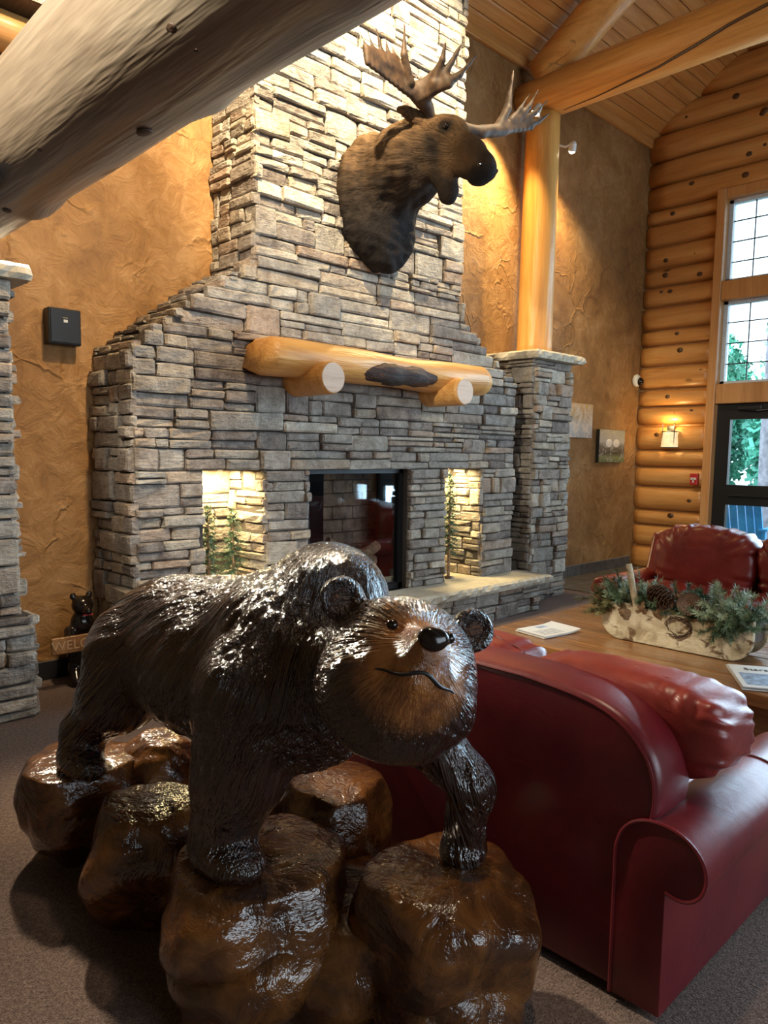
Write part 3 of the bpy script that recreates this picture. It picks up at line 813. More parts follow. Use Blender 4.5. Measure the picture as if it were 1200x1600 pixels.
for yk, wk, s_ in ((1.88, 229, 0.020), (2.39, 274, 0.024), (2.87, 237, 0.015), (1.86, 246, 0.010), (3.55, 262, 0.02), (1.2, 205, 0.02)):
    a_ = math.radians(wk); rr_ = 0.232 + (0.265 - 0.232) * (yk + 2.6) / 7.7
    ca_, sa_ = math.cos(a_), math.sin(a_)
    P, G = superell((0, 0, 0), (0.006, s_ * 1.5, s_), 1, 1, 22, 12)
    P = P * (1 + 0.28 * SinNoise(int(yk * 10), 70)(P))[:, None]
    Rk = np.array([[ca_, 0, sa_], [0, 1, 0], [-sa_, 0, ca_]])
    mesh('knot', P @ Rk + np.array([1.20 + ca_ * rr_, yk, 2.835 + sa_ * rr_]), G, M['dark_knot'], gl_, True)
# loft edge seen above the grey log
lo = thing('loft_edge', 'brown wooden loft edge beam above the grey log at upper left', 'beam', (0.4, 4.95, 3.95))
MB().box(-4.9, 2.0, 4.70, 5.11, 4.10, 4.42, 0.01).build('fascia', M['dark_oak'], lo)
log('joist_log', [(-4.9, 4.93, 3.99), (2.0, 4.93, 3.99)], (0.11, 0.11), M['plank_wood'], parent=lo, wob=0.02, seed=9, seg=16, n=20)
# ================================================================== mantel
mt = thing('mantel_shelf', 'golden half log mantel shelf with dark burl on two log brackets', 'mantel', (4.25, 4.4, 2.0))
r = random.Random(2); v = []; f = []; n = 40; seg = 24
for i in range(n):
    u = i / (n - 1); x = 3.04 + 2.42 * u
    R0 = 0.135 * (1 + 0.05 * math.sin(u * 9) + 0.03 * math.sin(u * 17 + 1))
    zc = 2.225 + 0.008 * math.sin(u * 7)
    for k in range(seg):
        w = 2 * math.pi * k / seg; cy_, sz = math.cos(w), math.sin(w)
        y = 4.40 - cy_ * (R0 + 0.05) ; z = zc + sz * R0
        z = min(z, zc + R0 * 0.86)
        if y > 4.55: y = 4.55
        e = max(0, 1 - u / 0.05); 
        if i == 0: y = 4.40 - cy_ * R0 * 0.82 if y < 4.5 else y; z = zc + (z - zc) * 0.82
        # scooped front where the burl sits
        d = math.exp(-((x - 4.34) / 0.36) ** 4) * math.exp(-((w + 0.45 if w < math.pi else w - 2 * math.pi + 0.45) / 0.55) ** 2)
        y += 0.05 * d
        v.append((x - (0.05 * sz if i == n - 1 else 0) + (0.03 * sz if i == 0 else 0), y, z))
for i in range(n - 1):
    for k in range(seg):
        k2 = (k + 1) % seg; f.append((i * seg + k, i * seg + k2, (i + 1) * seg + k2, (i + 1) * seg + k))
f.append(tuple(range(seg))); f.append(tuple((n - 1) * seg + k for k in range(seg))[::-1])
MB().add(v, f).build('shelf_log', M['mantel_wood'], mt, smooth=True)
P, Fq = superell((4.33, 4.330, 2.192), (0.60, 0.135, 0.092), 1.0, 1.0, 60, 24)
nz = SinNoise(5, 28); nz2 = SinNoise(6, 70)
P = P + ((P - np.array([4.34, 4.33, 2.185])) * np.array([0.02, 1, 1])) * (0.07 * nz(P) + 0.06 * nz2(P))[:, None]
mesh('burl', P, Fq, M['burl_wood'], mt, True)['label'] = 'dark burl hollow'  # near-black wood colour over the whole lump
for xc in (3.50, 4.96):
    nn = 5
    b_ = MB().tube([(xc, FY + 0.0, 2.085), (xc, 4.35, 2.085), (xc, 4.14, 2.085), (xc, 4.115, 2.085)], [0.118, 0.118, 0.116, 0.108], 28).build('bracket_log', M['mantel_wood'], mt, smooth=False)
    MB().tube([(xc, 4.118, 2.085), (xc, 4.110, 2.085)], [0.106, 0.104], 28).build('end_grain_face', M['end_grain'], b_)

# ================================================================== moose
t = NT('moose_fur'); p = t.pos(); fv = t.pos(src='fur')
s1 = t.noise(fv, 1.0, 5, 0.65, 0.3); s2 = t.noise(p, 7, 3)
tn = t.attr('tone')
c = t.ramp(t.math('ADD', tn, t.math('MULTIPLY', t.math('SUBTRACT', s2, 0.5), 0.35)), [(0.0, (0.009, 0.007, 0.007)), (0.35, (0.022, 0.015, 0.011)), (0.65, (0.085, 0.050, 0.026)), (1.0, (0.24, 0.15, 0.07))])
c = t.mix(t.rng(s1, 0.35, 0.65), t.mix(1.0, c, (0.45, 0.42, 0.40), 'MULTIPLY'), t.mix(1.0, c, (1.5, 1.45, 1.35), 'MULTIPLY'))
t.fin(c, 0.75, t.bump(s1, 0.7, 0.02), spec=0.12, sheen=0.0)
plain('antler', (0.058, 0.029, 0.013), 0.65, vs=22, var=0.55, bmp=0.35)
plain('antler_tip', (0.30, 0.22, 0.14), 0.5)
plain('moose_nose', (0.03, 0.02, 0.016), 0.45, vs=60, bmp=0.3)
plain('eye_black', (0.01, 0.006, 0.004), 0.06)
MX = 4.28
mo = thing('moose_head', 'mounted dark brown moose head with wide palmate antlers on the chimney', 'moose head', (MX, 4.5, 3.5))
D = Field((3.6, 3.2, 2.75), (5.0, 4.60, 4.35), 0.014)
D.ell((MX, 4.50, 3.55), (0.40, 0.16, 0.52), 0.05)
D.ell((MX, 4.42, 3.33), (0.29, 0.16, 0.34), 0.06)
D.cap((MX, 4.45, 3.66), (MX, 4.12, 3.74), 0.33, 0.27, 0.10)
D.cap((MX, 4.12, 3.76), (MX, 3.84, 3.83), 0.25, 0.165, 0.08)
D.cap((MX, 4.30, 3.95), (MX, 4.0, 4.0), 0.12, 0.08, 0.1)          # mane ridge
D.ell((MX, 3.77, 3.86), (0.135, 0.16, 0.125), 0.05)               # skull
D.cap((MX, 3.74, 3.84), (MX, 3.52, 3.67), 0.105, 0.085, 0.05)     # face
D.cap((MX, 3.56, 3.70), (MX, 3.45, 3.58), 0.085, 0.088, 0.05)     # nose bridge
D.ell((MX, 3.42, 3.535), (0.100, 0.082, 0.088), 0.03)            # muzzle
D.ell((MX, 3.47, 3.47), (0.075, 0.07, 0.035), 0.02)               # lower lip
D.cap((MX, 3.52, 3.53), (MX, 3.74, 3.70), 0.06, 0.10, 0.04)       # jaw
D.cap((MX, 3.82, 3.66), (MX, 3.76, 3.49), 0.12, 0.075, 0.05)      # bell
D.ell((MX, 3.75, 3.45), (0.06, 0.07, 0.08), 0.04)
for s in (-1, 1):
    D.ell((MX + s * 0.115, 3.69, 3.885), (0.035, 0.055, 0.03), 0.02)   # brow
    D.ell((MX + s * 0.085, 3.385, 3.555), (0.03, 0.022, 0.022), 0.012, sub=True)  # nostril
    D.cap((MX + s * 0.10, 3.90, 3.95), (MX + s * 0.25, 4.00, 4.03), 0.05, 0.035, 0.02)   # ear
    D.ell((MX + s * 0.20, 3.965, 4.01), (0.085, 0.03, 0.045), 0.02)
P, Fq = D.mesh(); P = relax(P, Fq, 2); N = vnormals(P, Fq)
src = np.array([MX, 3.40, 3.62]); d = P - src; rr = np.linalg.norm(d, axis=1); dn = d / rr[:, None]
fur = dn * (46 + 9 * rr)[:, None]
tuft = SinNoise(3, 26)(P * np.array([1, 1, 0.5])); tf2 = SinNoise(4, 60)(P)
body = np.clip((P[:, 1] - 3.7) / 0.3, 0, 1)
P = P + N * ((0.010 * tuft + 0.006 * tf2) * (0.25 + 0.75 * body))[:, None]
tone = np.clip(0.52 + 0.75 * (P[:, 2] - 3.78) + 0.28 * N[:, 2] * 0 - 0.30 * np.clip((3.5 - P[:, 2]) / 0.4, 0, 1), 0.05, 1)  # coat's own dark underside, deepened with painted shade; top lightened as if lit
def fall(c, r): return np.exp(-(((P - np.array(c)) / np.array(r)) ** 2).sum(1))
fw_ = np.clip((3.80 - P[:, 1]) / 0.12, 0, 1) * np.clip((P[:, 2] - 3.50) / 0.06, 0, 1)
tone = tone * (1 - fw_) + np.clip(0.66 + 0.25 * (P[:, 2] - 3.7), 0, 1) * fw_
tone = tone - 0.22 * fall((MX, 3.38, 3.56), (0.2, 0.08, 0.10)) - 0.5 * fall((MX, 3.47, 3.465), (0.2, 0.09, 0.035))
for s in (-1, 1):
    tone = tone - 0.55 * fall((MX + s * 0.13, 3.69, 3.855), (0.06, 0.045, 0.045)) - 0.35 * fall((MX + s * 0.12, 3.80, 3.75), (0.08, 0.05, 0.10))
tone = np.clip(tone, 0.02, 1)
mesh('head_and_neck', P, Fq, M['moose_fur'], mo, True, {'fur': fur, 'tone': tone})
for s in (-1, 1):
    Q, G = superell((MX + s * 0.122, 3.685, 3.862), (0.02, 0.026, 0.022), 1, 1, 16, 10)
    mesh('eye', Q, G, M['eye_black'], mo, True)
    Q, G = superell((MX + s * 0.090, 3.395, 3.535), (0.014, 0.024, 0.017), 1, 1, 16, 10)
    mesh('nostril', Q, G, M['eye_black'], mo, True)
def antler(beam, palm, tines, front=()):
    A = Field((3.4, 3.35, 3.85), (5.5, 4.05, 4.60), 0.0095)
    for (a, b, ra, rb) in beam: A.cap(a, b, ra, rb, 0.03)
    for (a, b, w, th) in palm:                       # flat webs between two edge lines
        a0, a1 = np.array(a[0]), np.array(a[1]); b0, b1 = np.array(b[0]), np.array(b[1])
        for i in range(w):
            u = i / (w - 1); p0 = a0 + (a1 - a0) * u; p1 = b0 + (b1 - b0) * u
            A.cap(p0, p1, th, th * 0.8, 0.022)
    for tn_ in tines:
        for q0, q1 in zip(tn_[:-1], tn_[1:]): A.cap(q0[:3], q1[:3], q0[3], q1[3], 0.014)
    Pm, Fm = A.mesh(); Pm = relax(Pm, Fm, 1)
    Pm = Pm + vnormals(Pm, Fm) * (0.003 * SinNoise(9, 40)(Pm))[:, None]
    return mesh('antler', Pm, Fm, M['antler'], mo, True)
# near antler: long rear palm spreading to its side, tall tine, brow palm swept forward
antler([((4.20, 3.86, 3.95), (4.15, 3.86, 4.045), 0.042, 0.042), ((4.15, 3.86, 4.045), (4.03, 3.865, 4.10), 0.042, 0.05), ((4.10, 3.86, 4.06), (4.08, 3.72, 4.13), 0.045, 0.045)],
       [(((4.06, 3.865, 4.055), (3.60, 3.90, 4.155)), ((3.97, 3.86, 4.185), (3.585, 3.90, 4.25)), 12, 0.020), (((3.97, 3.86, 4.185), (3.70, 3.89, 4.20)), ((3.86, 3.875, 4.275), (3.585, 3.90, 4.25)), 10, 0.018),
        (((4.05, 3.86, 4.06), (4.12, 3.62, 4.10)), ((4.03, 3.85, 4.14), (4.09, 3.67, 4.22)), 8, 0.026)],
       [[(3.60, 3.90, 4.24, 0.018), (3.535, 3.90, 4.325, 0.004)], [(3.65, 3.895, 4.26, 0.018), (3.60, 3.90, 4.365, 0.004)], [(3.72, 3.89, 4.27, 0.018), (3.668, 3.89, 4.40, 0.004)], [(3.78, 3.885, 4.27, 0.018), (3.758, 3.89, 4.375, 0.004)], [(3.84, 3.88, 4.26, 0.018), (3.816, 3.88, 4.34, 0.004)],
        [(3.96, 3.85, 4.14, 0.034), (3.87, 3.82, 4.28, 0.022), (3.848, 3.80, 4.49, 0.004)],
        [(4.07, 3.70, 4.18, 0.034), (4.06, 3.64, 4.25, 0.02), (4.05, 3.60, 4.355, 0.004)], [(4.10, 3.66, 4.18, 0.03), (4.13, 3.61, 4.25, 0.02), (4.163, 3.55, 4.37, 0.004)], [(4.12, 3.63, 4.12, 0.03), (4.17, 3.57, 4.17, 0.021), (4.265, 3.48, 4.325, 0.004)]])
# far antler: beam runs out, palm and tines end towards the column
antler([((4.36, 3.86, 3.95), (4.50, 3.82, 3.985), 0.042, 0.040), ((4.50, 3.82, 3.985), (4.68, 3.78, 4.00), 0.040, 0.044), ((4.68, 3.78, 4.00), (4.90, 3.75, 4.07), 0.044, 0.05)],
       [(((4.78, 3.765, 4.015), (5.20, 3.70, 4.165)), ((4.86, 3.75, 4.10), (5.18, 3.70, 4.235)), 10, 0.026)],
       [[(4.86, 3.75, 4.09, 0.040), (4.93, 3.73, 4.23, 0.030), (4.955, 3.70, 4.525, 0.004)], [(4.98, 3.73, 4.16, 0.03), (5.06, 3.71, 4.26, 0.018), (5.15, 3.68, 4.40, 0.004)], [(5.05, 3.72, 4.19, 0.03), (5.15, 3.69, 4.30, 0.020), (5.245, 3.66, 4.465, 0.004)], [(5.12, 3.71, 4.20, 0.03), (5.23, 3.68, 4.28, 0.019), (5.352, 3.64, 4.41, 0.004)], [(5.18, 3.70, 4.185, 0.03), (5.26, 3.67, 4.22, 0.019), (5.375, 3.62, 4.315, 0.004)]])
# ================================================================== carved bear on boulders
t = NT('bear_lacquer'); fa = t.pos(src='fur'); fb_ = t.pos(src='furhead'); mk = t.attr('headmask'); fc = t.attr('face'); p = t.pos()
ha = t.noise(fa, 1.0, 3, 0.55, 0.15); hb = t.noise(fb_, 1.0, 3, 0.55, 0.15)
ha2 = t.noise(t.pos((2.3, 2.3, 2.3), src='fur'), 1.0, 2, 0.5)
ha = t.rng(ha, 0.32, 0.68); ha2 = t.rng(ha2, 0.3, 0.7); hb = t.rng(hb, 0.3, 0.7)
h = t.node('ShaderNodeMix', _data_type='FLOAT', i0=mk, i2=t.math('ADD', t.math('MULTIPLY', ha, 0.75), t.math('MULTIPLY', ha2, 0.3)), i3=hb).outputs[0]
lg = t.noise(p, 5, 3)
dark = t.mix(t.rng(h, 0.2, 0.9), (0.007, 0.0026, 0.002), (0.036, 0.0115, 0.006))
dark = t.mix(t.rng(lg, 0.35, 0.7, 0, 0.6), dark, (0.018, 0.006, 0.0035))
fcol = t.mix(t.rng(t.noise(p, 16, 4), 0.3, 0.7), (0.13, 0.040, 0.009), (0.40, 0.15, 0.032))
c = t.mix(fc, dark, fcol)
st = t.node('ShaderNodeMix', _data_type='FLOAT', i0=fc, i2=1.0, i3=0.45).outputs[0]
bn = t.node('ShaderNodeBump', Height=h, Distance=0.011); t.link(st, bn.inputs['Strength'])
t.fin(c, 0.22, bn.outputs[0], coat=1.0, coat_rough=0.07)
t = NT('boulder_lacquer'); p = t.pos(); n1 = t.noise(p, 7, 5, 0.65, 0.9); n2 = t.noise(p, 22, 3, 0.6, 0.5); n3 = t.noise(t.pos((4, 4, 7), (0.5, 0.3, 0)), 1.0, 3, 0.5, 0.6)
c = t.ramp(t.math('ADD', t.math('MULTIPLY', n1, 0.6), t.math('MULTIPLY', n3, 0.4)), [(0.30, (0.012, 0.005, 0.0025)), (0.45, (0.055, 0.019, 0.006)), (0.6, (0.16, 0.06, 0.014)), (0.75, (0.22, 0.11, 0.042))])
hh = t.math('ADD', n1, t.math('ADD', t.math('MULTIPLY', n2, 0.35), n3))
t.fin(c, 0.20, t.bump(hh, 0.6, 0.026), coat=0.6, coat_rough=0.08)
plain('bear_nose', (0.012, 0.008, 0.006), 0.15, vs=60)
plain('mouth_line', (0.008, 0.004, 0.003), 0.5)

be = thing('bear_sculpture', 'life size lacquered wood carving of a bear walking over boulders behind the sofa', 'sculpture', (1.33, 1.9, 0))
# head frame
HC = np.array([1.197, 1.160, 1.074])
hr = np.array([-0.7827, 0.5688, 0.2526]); hf = np.array([-0.4827, -0.811, 0.3306]); hu = np.array([0.3929, 0.1368, 0.9093])
HS = 1.07
HL = lambda x, y, z: HC + (hr * x + hf * y + hu * z) * HS          # x: towards its own side hr, y forward, z up
RH = np.array([hr, hf, hu])
D = Field((0.80, 0.74, 0.36), (1.85, 3.00, 1.40), 0.0088)
D.ell((1.32, 2.47, 0.84), (0.23, 0.25, 0.25), 0.05)
D.ell((1.30, 2.12, 0.85), (0.25, 0.50, 0.245), 0.08)
D.ell((1.31, 1.70, 0.91), (0.25, 0.30, 0.28), 0.08)
D.cap((1.30, 2.35, 1.00), (1.32, 1.75, 1.08), 0.09, 0.11, 0.12)
D.ell((1.34, 1.58, 1.165), (0.11, 0.20, 0.14), 0.07)
D.cap((1.33, 1.52, 0.98), (1.27, 1.28, 1.03), 0.19, 0.11, 0.05)
# near hind leg
D.cap((1.19, 2.50, 0.82), (1.16, 2.55, 0.67), 0.17, 0.14, 0.05); D.cap((1.16, 2.55, 0.67), (1.085, 2.68, 0.52), 0.13, 0.082, 0.04)
D.cap((1.085, 2.68, 0.52), (1.06, 2.66, 0.44), 0.085, 0.075, 0.03); D.ell((1.045, 2.615, 0.425), (0.075, 0.135, 0.055), 0.03)
# far hind leg
D.cap((1.47, 2.52, 0.80), (1.50, 2.42, 0.60), 0.17, 0.12, 0.05); D.cap((1.50, 2.42, 0.60), (1.55, 2.30, 0.47), 0.10, 0.07, 0.03); D.ell((1.56, 2.22, 0.44), (0.075, 0.125, 0.05), 0.03)
# near front leg
D.cap((1.14, 1.68, 0.88), (1.11, 1.70, 0.66), 0.165, 0.125, 0.05); D.cap((1.11, 1.70, 0.66), (1.075, 1.74, 0.47), 0.12, 0.088, 0.04); D.ell((1.065, 1.685, 0.445), (0.088, 0.13, 0.055), 0.03)
# far front leg, elbow out
D.cap((1.42, 1.55, 0.90), (1.51, 1.35, 0.76), 0.14, 0.085, 0.05); D.cap((1.51, 1.35, 0.76), (1.56, 1.235, 0.645), 0.078, 0.066, 0.03); D.cap((1.56, 1.235, 0.645), (1.565, 1.265, 0.47), 0.064, 0.055, 0.02); D.ell((1.555, 1.262, 0.445), (0.062, 0.072, 0.045), 0.02)
# head
D.ell(HL(0, -0.01, 0.005), (0.1712, 0.1605, 0.1519), 0.018, RH)
D.ell(HL(0, 0.01, -0.065), (0.1691, 0.1338, 0.1391), 0.025, RH)
D.ell(HL(0, 0.065, -0.03), (0.1198, 0.1017, 0.1070), 0.03, RH)
D.cap(HL(0, 0.09, 0.012), HL(0, 0.178, 0.022), 0.066, 0.040, 0.035)      # muzzle
D.cap(HL(0, 0.09, -0.065), HL(0, 0.150, -0.040), 0.075, 0.045, 0.035)   # chin
D.ell(HL(0, 0.0, -0.150), (0.1338, 0.0910, 0.0589), 0.02, RH)              # beard
for s in (-1, 1):
    D.ell(HL(s * 0.152, -0.030, 0.112), (0.0556, 0.0300, 0.0556), 0.006, RH)
    D.ell(HL(s * 0.154, -0.002, 0.115), (0.0364, 0.0278, 0.0364), 0.005, RH, sub=True)
    D.ell(HL(s * 0.060, 0.128, 0.058), (0.0214, 0.0193, 0.0182), 0.010, RH, sub=True)   # eye hollow
    D.ell(HL(s * 0.122, 0.0, -0.06), (0.0556, 0.0910, 0.0984), 0.025, RH)              # cheek ruff
    D.cap(HL(s * 0.078, 0.135, -0.040), HL(s * 0.03, 0.192, -0.016), 0.006, 0.007, 0.004, sub=True)
    D.cap(HL(s * 0.03, 0.192, -0.016), HL(0, 0.205, -0.020), 0.007, 0.007, 0.004, sub=True)
P, Fq = D.mesh(); P = relax(P, Fq, 2, 0.5); N = vnormals(P, Fq)
hp = np.array([1.33, 1.48, 1.68]); d = P - hp; rr = np.linalg.norm(d, axis=1); dn = d / rr[:, None]
fur = dn * (62 + 3.5 * rr)[:, None]
np_ = HL(0, 0.19, 0.03); d = P - np_; rh = np.linalg.norm(d, axis=1); dnh = d / np.maximum(rh, 1e-4)[:, None]
furh = dnh * (17 + 12 * rh)[:, None]
loc = (P - HC) @ RH.T / HS
hd = np.sqrt((loc[:, 0] / 0.19) ** 2 + ((loc[:, 1] - 0.02) / 0.19) ** 2 + ((loc[:, 2] + 0.02) / 0.19) ** 2)
mask = np.clip((1.12 - hd) / 0.15, 0, 1) * (loc[:, 1] > -0.12)
fd = np.sqrt((loc[:, 0] / 0.125) ** 2 + ((loc[:, 2] + 0.02) / 0.125) ** 2)
face = np.clip((1.08 - fd) / 0.35, 0, 1) * np.clip((loc[:, 1] - 0.02) / 0.05, 0, 1) * (hd < 1.4)
# carved locks: low relief that follows the fur
lock = SinNoise(11, 1.0, 24)(fur * 2.0); lockh = SinNoise(12, 1.0, 24)(furh * 0.6)
P = P + N * (0.0038 * lock * (1 - mask) * np.clip((hd - 1.3) / 0.4, 0, 1) * np.clip((rr - 0.40) / 0.25, 0.15, 1) * (0.3 + 0.7 * (P[:, 2] > 0.45)) + 0.0022 * lockh * mask * (1 - 0.8 * face))[:, None]
mesh('bear_body', P, Fq, M['bear_lacquer'], be, True, {'fur': fur, 'furhead': furh, 'headmask': mask, 'face': face})
# nose, eyes, mouth, laid on the carved face
lc = (P - HC) @ RH.T / HS
def on_face(x, z):
    k = np.hypot(lc[:, 0] - x, lc[:, 2] - z); m_ = (k < 0.012) & (hd < 1.6)
    return lc[m_, 1].max() if m_.any() else 0.15
Q, G = superell((0, 0, 0), (0.031, 0.020, 0.023), 0.8, 0.8, 24, 14)
Q[:, 0] *= 1 - 0.35 * np.clip(-Q[:, 2] / 0.023, 0, 1)
mesh('nose', HC + HS * (Q + np.array([0, on_face(0, 0.03) - 0.002, 0.032])) @ RH, G, M['bear_nose'], be, True)['label'] = 'glossy black nose'
for s in (-1, 1):
    Q, G = superell((0, 0, 0), (0.0125, 0.011, 0.0125), 1, 1, 16, 12)
    mesh('eye', HC + HS * (Q + np.array([s * 0.060, on_face(s * 0.060, 0.058) - 0.006, 0.058])) @ RH, G, M['eye_black'], be, True)
mp_ = []
for i in range(25):
    u = i / 24; x = 0.082 - 0.164 * u; z = -0.048 + 0.013 * math.cos((u - 0.5) * math.pi) + 0.005 * math.cos((u - 0.5) * 13) + 0.006 * (0.5 - u) * 2
    mp_.append(HL(x, on_face(x, z) - 0.003, z))
MB().tube(mp_, [0.0015 + 0.003 * math.sin(math.pi * i / 24) ** 0.6 for i in range(25)], 8).build('mouth', M['mouth_line'], be, smooth=True)
for s in (-1, 1):
    Q, G = superell((0, 0, 0), (0.028, 0.006, 0.028), 1, 1, 20, 10)
    mesh('ear_shade', HC + HS * (Q + np.array([s * 0.154, -0.026, 0.115])) @ RH, G, M['burl_wood'], be, True)  # dark disc in each ear, its colour standing for shade in the hollow
# boulders
def boulder(c, rad, top, seed, sub=0.05, nu=72, nv=44):
    D_, G = sphere_dirs(nu, nv); r_ = np.random.default_rng(seed)
    nn = r_.normal(size=(26, 3)); nn /= np.linalg.norm(nn, axis=1)[:, None]; dd = r_.uniform(0.80, 1.02, 26)
    q = (D_ @ nn.T) / dd
    kk = 16.0; R_ = kk / np.log(np.exp(kk * np.maximum(q, 0.0)).sum(1)) * 1.06
    Pp = D_ * np.minimum(R_, 1.15)[:, None]
    s1, s2 = SinNoise(seed, 4), SinNoise(seed + 1, 11)
    Pp = Pp * (1 + 0.05 * s1(D_) + 0.022 * s2(D_))[:, None]
    Pp = Pp * np.array(rad) + np.array(c)
    hi = Pp[:, 2] > top; Pp[hi, 2] = top + (Pp[hi, 2] - top) * 0.12
    lo_ = Pp[:, 2] < 0.0; Pp[lo_, 2] = 0.0
    return mesh('boulder', Pp, G, M['boulder_lacquer'], be, True)
boulder((1.08, 2.76, 0.25), (0.235, 0.25, 0.24), 0.385, 1)
boulder((1.13, 2.24, 0.22), (0.23, 0.25, 0.26), 0.39, 2)
boulder((1.155, 1.68, 0.27), (0.285, 0.26, 0.24), 0.405, 3)
boulder((1.14, 1.64, 0.10), (0.25, 0.23, 0.20), 0.30, 4)
boulder((1.475, 1.28, 0.25), (0.245, 0.24, 0.24), 0.415, 5)
boulder((1.46, 1.24, 0.10), (0.22, 0.22, 0.18), 0.28, 6)
boulder((1.59, 1.87, 0.28), (0.19, 0.21, 0.23), 0.43, 7)
boulder((1.55, 2.26, 0.22), (0.22, 0.22, 0.22), 0.40, 8)
boulder((1.36, 2.62, 0.24), (0.15, 0.17, 0.22), 0.43, 9)
boulder((1.36, 1.66, 0.10), (0.32, 0.42, 0.20), 0.27, 10)
# ================================================================== red leather sofas
def leather(name, c0, c1, c2, sc=1.0):
    t = NT(name); p = t.pos(); n1 = t.noise(p, 3.5, 4, 0.6); g = t.node('ShaderNodeTexVoronoi', Vector=p, Scale=420.0).outputs['Distance']; w = t.noise(t.pos((1, 1, 1)), 11, 4, 0.6, 1.2)
    scr = t.noise(t.pos((40, 3, 12), (0.4, 0.3, 0.2)), 1.0, 2)
    c = t.ramp(t.math('ADD', t.math('MULTIPLY', n1, 0.7), t.math('MULTIPLY', w, 0.3)), [(0.3, c0), (0.5, c1), (0.72, c2)])
    c = t.mix(t.rng(scr, 0.70, 0.76, 0, 0.3), c, tuple(min(1, x * 1.8 + 0.02) for x in c2))
    nb = t.bump(g, 0.10, 0.002); nb = t.bump(w, 0.06 * sc, 0.02, nb)
    return t.fin(c, 0.36, nb, coat=0.18, coat_rough=0.22)
leather('red_leather', (0.085, 0.005, 0.010), (0.13, 0.008, 0.014), (0.18, 0.015, 0.018))
leather('red_leather_soft', (0.14, 0.010, 0.009), (0.20, 0.018, 0.014), (0.26, 0.034, 0.022), 1.6)
plain('seam_thread', (0.06, 0.004, 0.006), 0.6)

def cushion(name, c, r, parent, mat, seed=1, e=0.42, nu=96, nv=56, wr=0.012, plane='yz', pucker=None):
    P, G = superell(c, r, *(e if isinstance(e, tuple) else (e, e)), nu, nv)
    n = vnormals(P, G); s1, s2 = SinNoise(seed, 9), SinNoise(seed + 1, 24)
    d = np.abs((P - np.array(c)) / np.array(r)); edge = np.clip((d.max(1) - 0.55) / 0.45, 0, 1) * np.clip(np.sort(d, 1)[:, 1] - 0.3, 0, 1)
    rid = 1 - np.abs(s2(P * np.array([1, 1, 1])))
    P = P + n * (wr * s1(P) + wr * 0.7 * rid * edge)[:, None]
    if pucker is not None: P = P + n * pucker(P)[:, None]
    return mesh(name, P, G, mat, parent, True)

so = thing('leather_sofa', 'dark red leather sofa seen from behind, next to the bear carving', 'sofa', (2.35, 1.9, 0))
Y0, Y1 = 0.86, 2.98
prof = [(Y0 + 0.10, 0.02), (Y0 + 0.02, 0.5), (Y0 - 0.005, 0.62), (Y0 + 0.01, 0.71), (Y0 + 0.055, 0.775), (Y0 + 0.13, 0.83), (Y0 + 0.24, 0.862), (Y0 + 0.45, 0.878)]
def chaikin(p, n=2):
    for _ in range(n):
        q = [p[0]]
        for (a, b), (c, d) in zip(p[:-1], p[1:]): q += [(a * 0.75 + c * 0.25, b * 0.75 + d * 0.25), (a * 0.25 + c * 0.75, b * 0.25 + d * 0.75)]
        p = q + [p[-1]]
    return p
prof = chaikin(prof)
prof += [(Y0 + Y1 - y, z) for y, z in prof[::-1]]
bk = MB().prism(prof, 'x', 1.885, 2.10)
for i, (x, y, z) in enumerate(bk.v):      # lean the back slightly
    bk.v[i] = (x + 0.05 * max(0, z - 0.45), y, z)
bo = bk.build('back_panel', M['red_leather'], so, bevel=0.03)
for p_ in bo.data.polygons: p_.use_smooth = True
# welt seams on the back
for yy in (2.0,):
    MB().tube([(1.883, yy, 0.03), (1.883, yy, 0.45), (1.902, yy, 0.86)], 0.004, 6).build('seam', M['seam_thread'], so)
wl = [(1.884 + 0.05 * max(0, z - 0.45) + 0.010, y + (0.014 if y < 1.9 else -0.014), z - 0.012) for y, z in prof[1:-1]]
MB().tube([(x - 0.008, y, z) for x, y, z in wl], 0.004, 6).build('welt', M['red_leather'], so)
def arm(ya, sgn, name='arm'):
    pr = [(0.97, 0.02), (0.97, 0.46), (0.955, 0.515), (0.92, 0.552), (0.87, 0.570), (0.81, 0.568), (0.76, 0.548), (0.725, 0.51), (0.713, 0.465), (0.722, 0.42), (0.75, 0.388), (0.785, 0.377), (0.823, 0.385), (0.823, 0.02)]
    pr = pr[:1] + chaikin(pr[1:-1], 2) + pr[-1:]
    pr = [(ya + sgn * (y - 0.823), z) for y, z in pr]
    o = MB().prism(pr, 'x', 1.88, 2.86).build(name, M['red_leather'], so, bevel=0.012)
    for p_ in o.data.polygons: p_.use_smooth = True
    path = [(y, z) for y, z in pr[:-1]]
    MB().tube([(1.880, y, z) for y, z in path], 0.0055, 6).build('welt', M['red_leather'], so)
    MB().tube([(2.55, y - sgn * 0.001, z + 0.001) for y, z in path[6:-6]], 0.004, 6).build('seam', M['seam_thread'], so)
    return o
arm(0.823, 1); arm(Y0 + Y1 - 0.823, -1)
MB().box(1.95, 2.84, 0.9, 2.94, 0.05, 0.33, 0.02).build('base', M['red_leather'], so)
for k in range(3):
    yc = 1.28 + k * 0.65
    cushion('seat_cushion', (2.50, yc, 0.40), (0.38, 0.325, 0.10), so, M['red_leather_soft'], 20 + k, 0.4)
